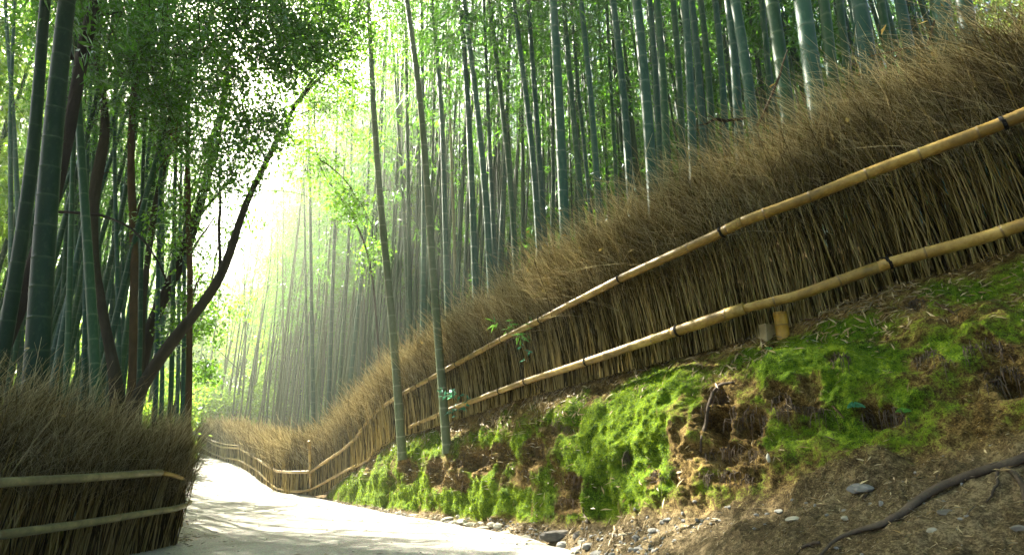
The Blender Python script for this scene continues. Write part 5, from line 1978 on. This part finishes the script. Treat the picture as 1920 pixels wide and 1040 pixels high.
# ------------------------------------------------------------------ far woods: one mass round the back
def far_stand():
    """the far part of the stand, past what one could count"""
    g = np.random.default_rng(15)
    b = MB()
    pl = [plume_mb(np.stack([np.zeros(30), np.zeros(30), np.linspace(0, 12, 30)], 1), .0, 700 + k, .55, 2.0, .30, .06) for k in range(5)]
    n = 0
    while n < 360:
        az = math.radians(g.uniform(-60, 62))
        azd = math.degrees(az)
        d = g.uniform(20, 40)
        if azd < -36:
            d = g.uniform(13, 34)
        elif azd < -10:
            d = g.uniform(17, 28)
            if g.uniform() < .68:
                continue
        x, y = math.sin(az) * d, math.cos(az) * d
        if in_poly(np.array([x]), np.array([y]), path_poly)[0] or sun_gap(x, y, 3, 19, 1) < 2.1:
            continue
        n += 1
        z = float(G(x, y)) - .2
        H = g.uniform(13, 19)
        tx, ty = g.normal(0, .04, 2)
        zz = np.linspace(0, H, 6)
        cur = np.stack([x + tx * zz, y + ty * zz, z + zz], 1)
        b.tubes(cur, np.linspace(.065, .015, 6)[None], 6, mat=2 if -36 < azd < -10 else 0)  # middle culms take lime: sunlit brightness painted into their colour
        p = pl[int(g.integers(0, 5))]
        a = g.uniform(0, 6.28)
        rot = np.array([[math.cos(a), math.sin(a), 0], [-math.sin(a), math.cos(a), 0], [0, 0, 1]])
        V = p.v[0] @ rot
        zo = g.uniform(3.0, 7.0) + (2.5 if -36 < azd < -10 else 0)
        V = V * np.array([1, 1, (H - zo) / 12]) + np.array([x + tx * zo, y + ty * zo, z + zo])
        b.add(V, None, p.t[0], np.clip(p.a[0] * .6 + g.uniform(0, .4), 0, 1), 1)
    for _ in range(190):
        azd = g.uniform(-38, -9)
        d = g.uniform(29, 43)
        az = math.radians(azd)
        x, y = math.sin(az) * d, math.cos(az) * d
        if in_poly(np.array([x]), np.array([y]), path_poly)[0] or sun_gap(x, y, 2, 20, 1) < 2.7:
            continue
        z = float(G(x, y)) - .2
        H = g.uniform(13, 20)
        if abs(azd + 28.5) < 2.4:
            H = g.uniform(6, 9)
        tx, ty = g.normal(0, .05, 2)
        zz = np.linspace(0, H, 6)
        b.tubes(np.stack([x + tx * zz, y + ty * zz, z + zz], 1), np.linspace(.06, .015, 6)[None], 6, mat=0)
        p = pl[int(g.integers(0, 5))]
        a = g.uniform(0, 6.28)
        rot = np.array([[math.cos(a), math.sin(a), 0], [-math.sin(a), math.cos(a), 0], [0, 0, 1]])
        zo = g.uniform(1.0, 5.0) if H > 10 else 1.0
        V = (p.v[0] @ rot) * np.array([1.15, 1.15, (H - zo) / 12]) + np.array([x + tx * zo, y + ty * zo, z + zo])
        b.add(V, None, p.t[0], np.clip(p.a[0] * .6 + g.uniform(0, .4), 0, 1), 1)
    for i_ in range(520):
        az = math.radians(g.uniform(-37, -8) if i_ < 80 else g.uniform(-17, 46))
        d = g.uniform(17, 33) if i_ < 80 else g.uniform(10, 24)
        x, y = math.sin(az) * d, math.cos(az) * d
        if in_poly(np.array([x]), np.array([y]), path_poly)[0] or float(poly_dist(np.array([x]), np.array([y]), fence_base + far_base)[0]) < .6:
            continue
        z = float(G(x, y)) - .2
        H = g.uniform(13, 19)
        tx, ty = g.normal(0, .035, 2)
        zz = np.linspace(0, H, 6)
        b.tubes(np.stack([x + tx * zz + .02 * zz ** 1.5 * tx, y + ty * zz, z + zz], 1), np.linspace(1, .4, 6)[None] * g.uniform(.03, .055), 6, mat=2 if i_ < 80 else 0)  # centre stems lime, their brightness in the light painted as colour; rest green
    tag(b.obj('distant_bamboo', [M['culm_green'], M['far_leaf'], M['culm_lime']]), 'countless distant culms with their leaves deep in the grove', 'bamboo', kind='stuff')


far_stand()


def far_woods():
    g = np.random.default_rng(5)
    bl = []
    for i in range(420):
        az = math.radians(g.uniform(-62, 64))
        d = g.uniform(50, 68)
        x, y = math.sin(az) * d, math.cos(az) * d
        top = g.uniform(9, 26)
        if -55 < math.degrees(az) < -5:
            top = g.uniform(8, 20)
        zc = g.uniform(1, top)
        el = math.degrees(math.atan2(zc - CAM_Z, d))
        azd = math.degrees(az)
        # an opening in the distant trees over the path
        if math.hypot((azd + 27) / 4.0, (el - 20) / 7.0) < 1:
            continue
        bl.append((np.array([x, y, zc + float(G(x, y))]), (4.2, 3.0, 2.6), 34))
    b = crown_mb(bl, 6, .5, .25, 16, .8)
    tr = []
    for i in range(140):
        az = math.radians(g.uniform(-60, 60))
        d = g.uniform(46, 64)
        x, y = math.sin(az) * d, math.cos(az) * d
        z = float(G(x, y))
        hh = g.uniform(9, 15)
        tr.append(np.array([[x, y, z - .2], [x + g.normal(0, .2), y, z + hh * .5], [x + g.normal(0, .6), y, z + hh]]))
    b.tubes(np.array(tr), np.tile(np.array([[.07, .055, .02]]), (len(tr), 1)), 6, mat=2)
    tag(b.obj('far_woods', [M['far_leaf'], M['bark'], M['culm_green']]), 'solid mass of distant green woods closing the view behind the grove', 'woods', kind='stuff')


far_woods()

# ------------------------------------------------------------------ haze
HZ = 0.0036


def haze():
    b = MB()
    x0, x1, y0, y1, z0, z1 = -75, 75, -12, 75, -3.0, 27.0
    V = [(x0, y0, z0), (x1, y0, z0), (x1, y1, z0), (x0, y1, z0), (x0, y0, z1), (x1, y0, z1), (x1, y1, z1), (x0, y1, z1)]
    q = [(0, 3, 2, 1), (4, 5, 6, 7), (0, 1, 5, 4), (1, 2, 6, 5), (2, 3, 7, 6), (3, 0, 4, 7)]
    b.add(np.array(V, float), q)
    m, nt, out = newmat('haze_air')
    v = N(nt, 'VolumePrincipled')
    v.inputs['Color'].default_value = (.92, 1.0, .84, 1)
    v.inputs['Density'].default_value = HZ
    v.inputs['Anisotropy'].default_value = .68
    nt.links.new(v.outputs[0], out.inputs['Volume'])
    o = b.obj('haze', m, smooth_shade=False)
    tag(o, 'thin sunlit mist filling the grove and catching the light beams', 'haze', kind='stuff')


haze()

# ------------------------------------------------------------------ light, sky, camera
w = bpy.data.worlds.new('World')
SC.world = w
w.use_nodes = True
nt = w.node_tree
nt.nodes.clear()
sky = nt.nodes.new('ShaderNodeTexSky')
sky.sky_type = 'NISHITA'
sky.sun_disc = False
sky.air_density = .7
sky.dust_density = 4.0
sky.ozone_density = .4
sky.sun_elevation = math.asin(SUN[2])
sky.sun_rotation = math.atan2(SUN[0], SUN[1])
bg = nt.nodes.new('ShaderNodeBackground')
bg.inputs['Strength'].default_value = 0.058
wo = nt.nodes.new('ShaderNodeOutputWorld')
nt.links.new(sky.outputs[0], bg.inputs[0])
nt.links.new(bg.outputs[0], wo.inputs[0])

sl = bpy.data.lights.new('sun', 'SUN')
sl.energy = 5.0
sl.angle = math.radians(.5)
sl.color = (1.0, .93, .78)
so = bpy.data.objects.new('sun', sl)
COL.objects.link(so)
so.rotation_euler = Vector([float(-c) for c in SUN]).to_track_quat('-Z', 'Y').to_euler()
so.location = (-10, 25, 30)

cam = bpy.data.cameras.new('camera')
cam.sensor_width = 36.0
cam.lens = 36.0 * FPX / 1920.0
cam.clip_start = .05
cam.clip_end = 1000
co = bpy.data.objects.new('camera', cam)
COL.objects.link(co)
co.location = (0, 0, CAM_Z)
co.rotation_euler = (math.pi / 2 + PITCH, 0, 0)
SC.camera = co

SC.view_settings.view_transform = 'Standard'
SC.view_settings.look = 'None'
SC.view_settings.exposure = 3.18
SC.view_settings.gamma = 1.0
cy = SC.cycles
cy.max_bounces = 7
cy.diffuse_bounces = 4
cy.glossy_bounces = 2
cy.transmission_bounces = 4
cy.transparent_max_bounces = 4
cy.volume_bounces = 0
cy.use_adaptive_sampling = True
cy.adaptive_threshold = .006
cy.use_denoising = True
cy.sample_clamp_indirect = 6.0
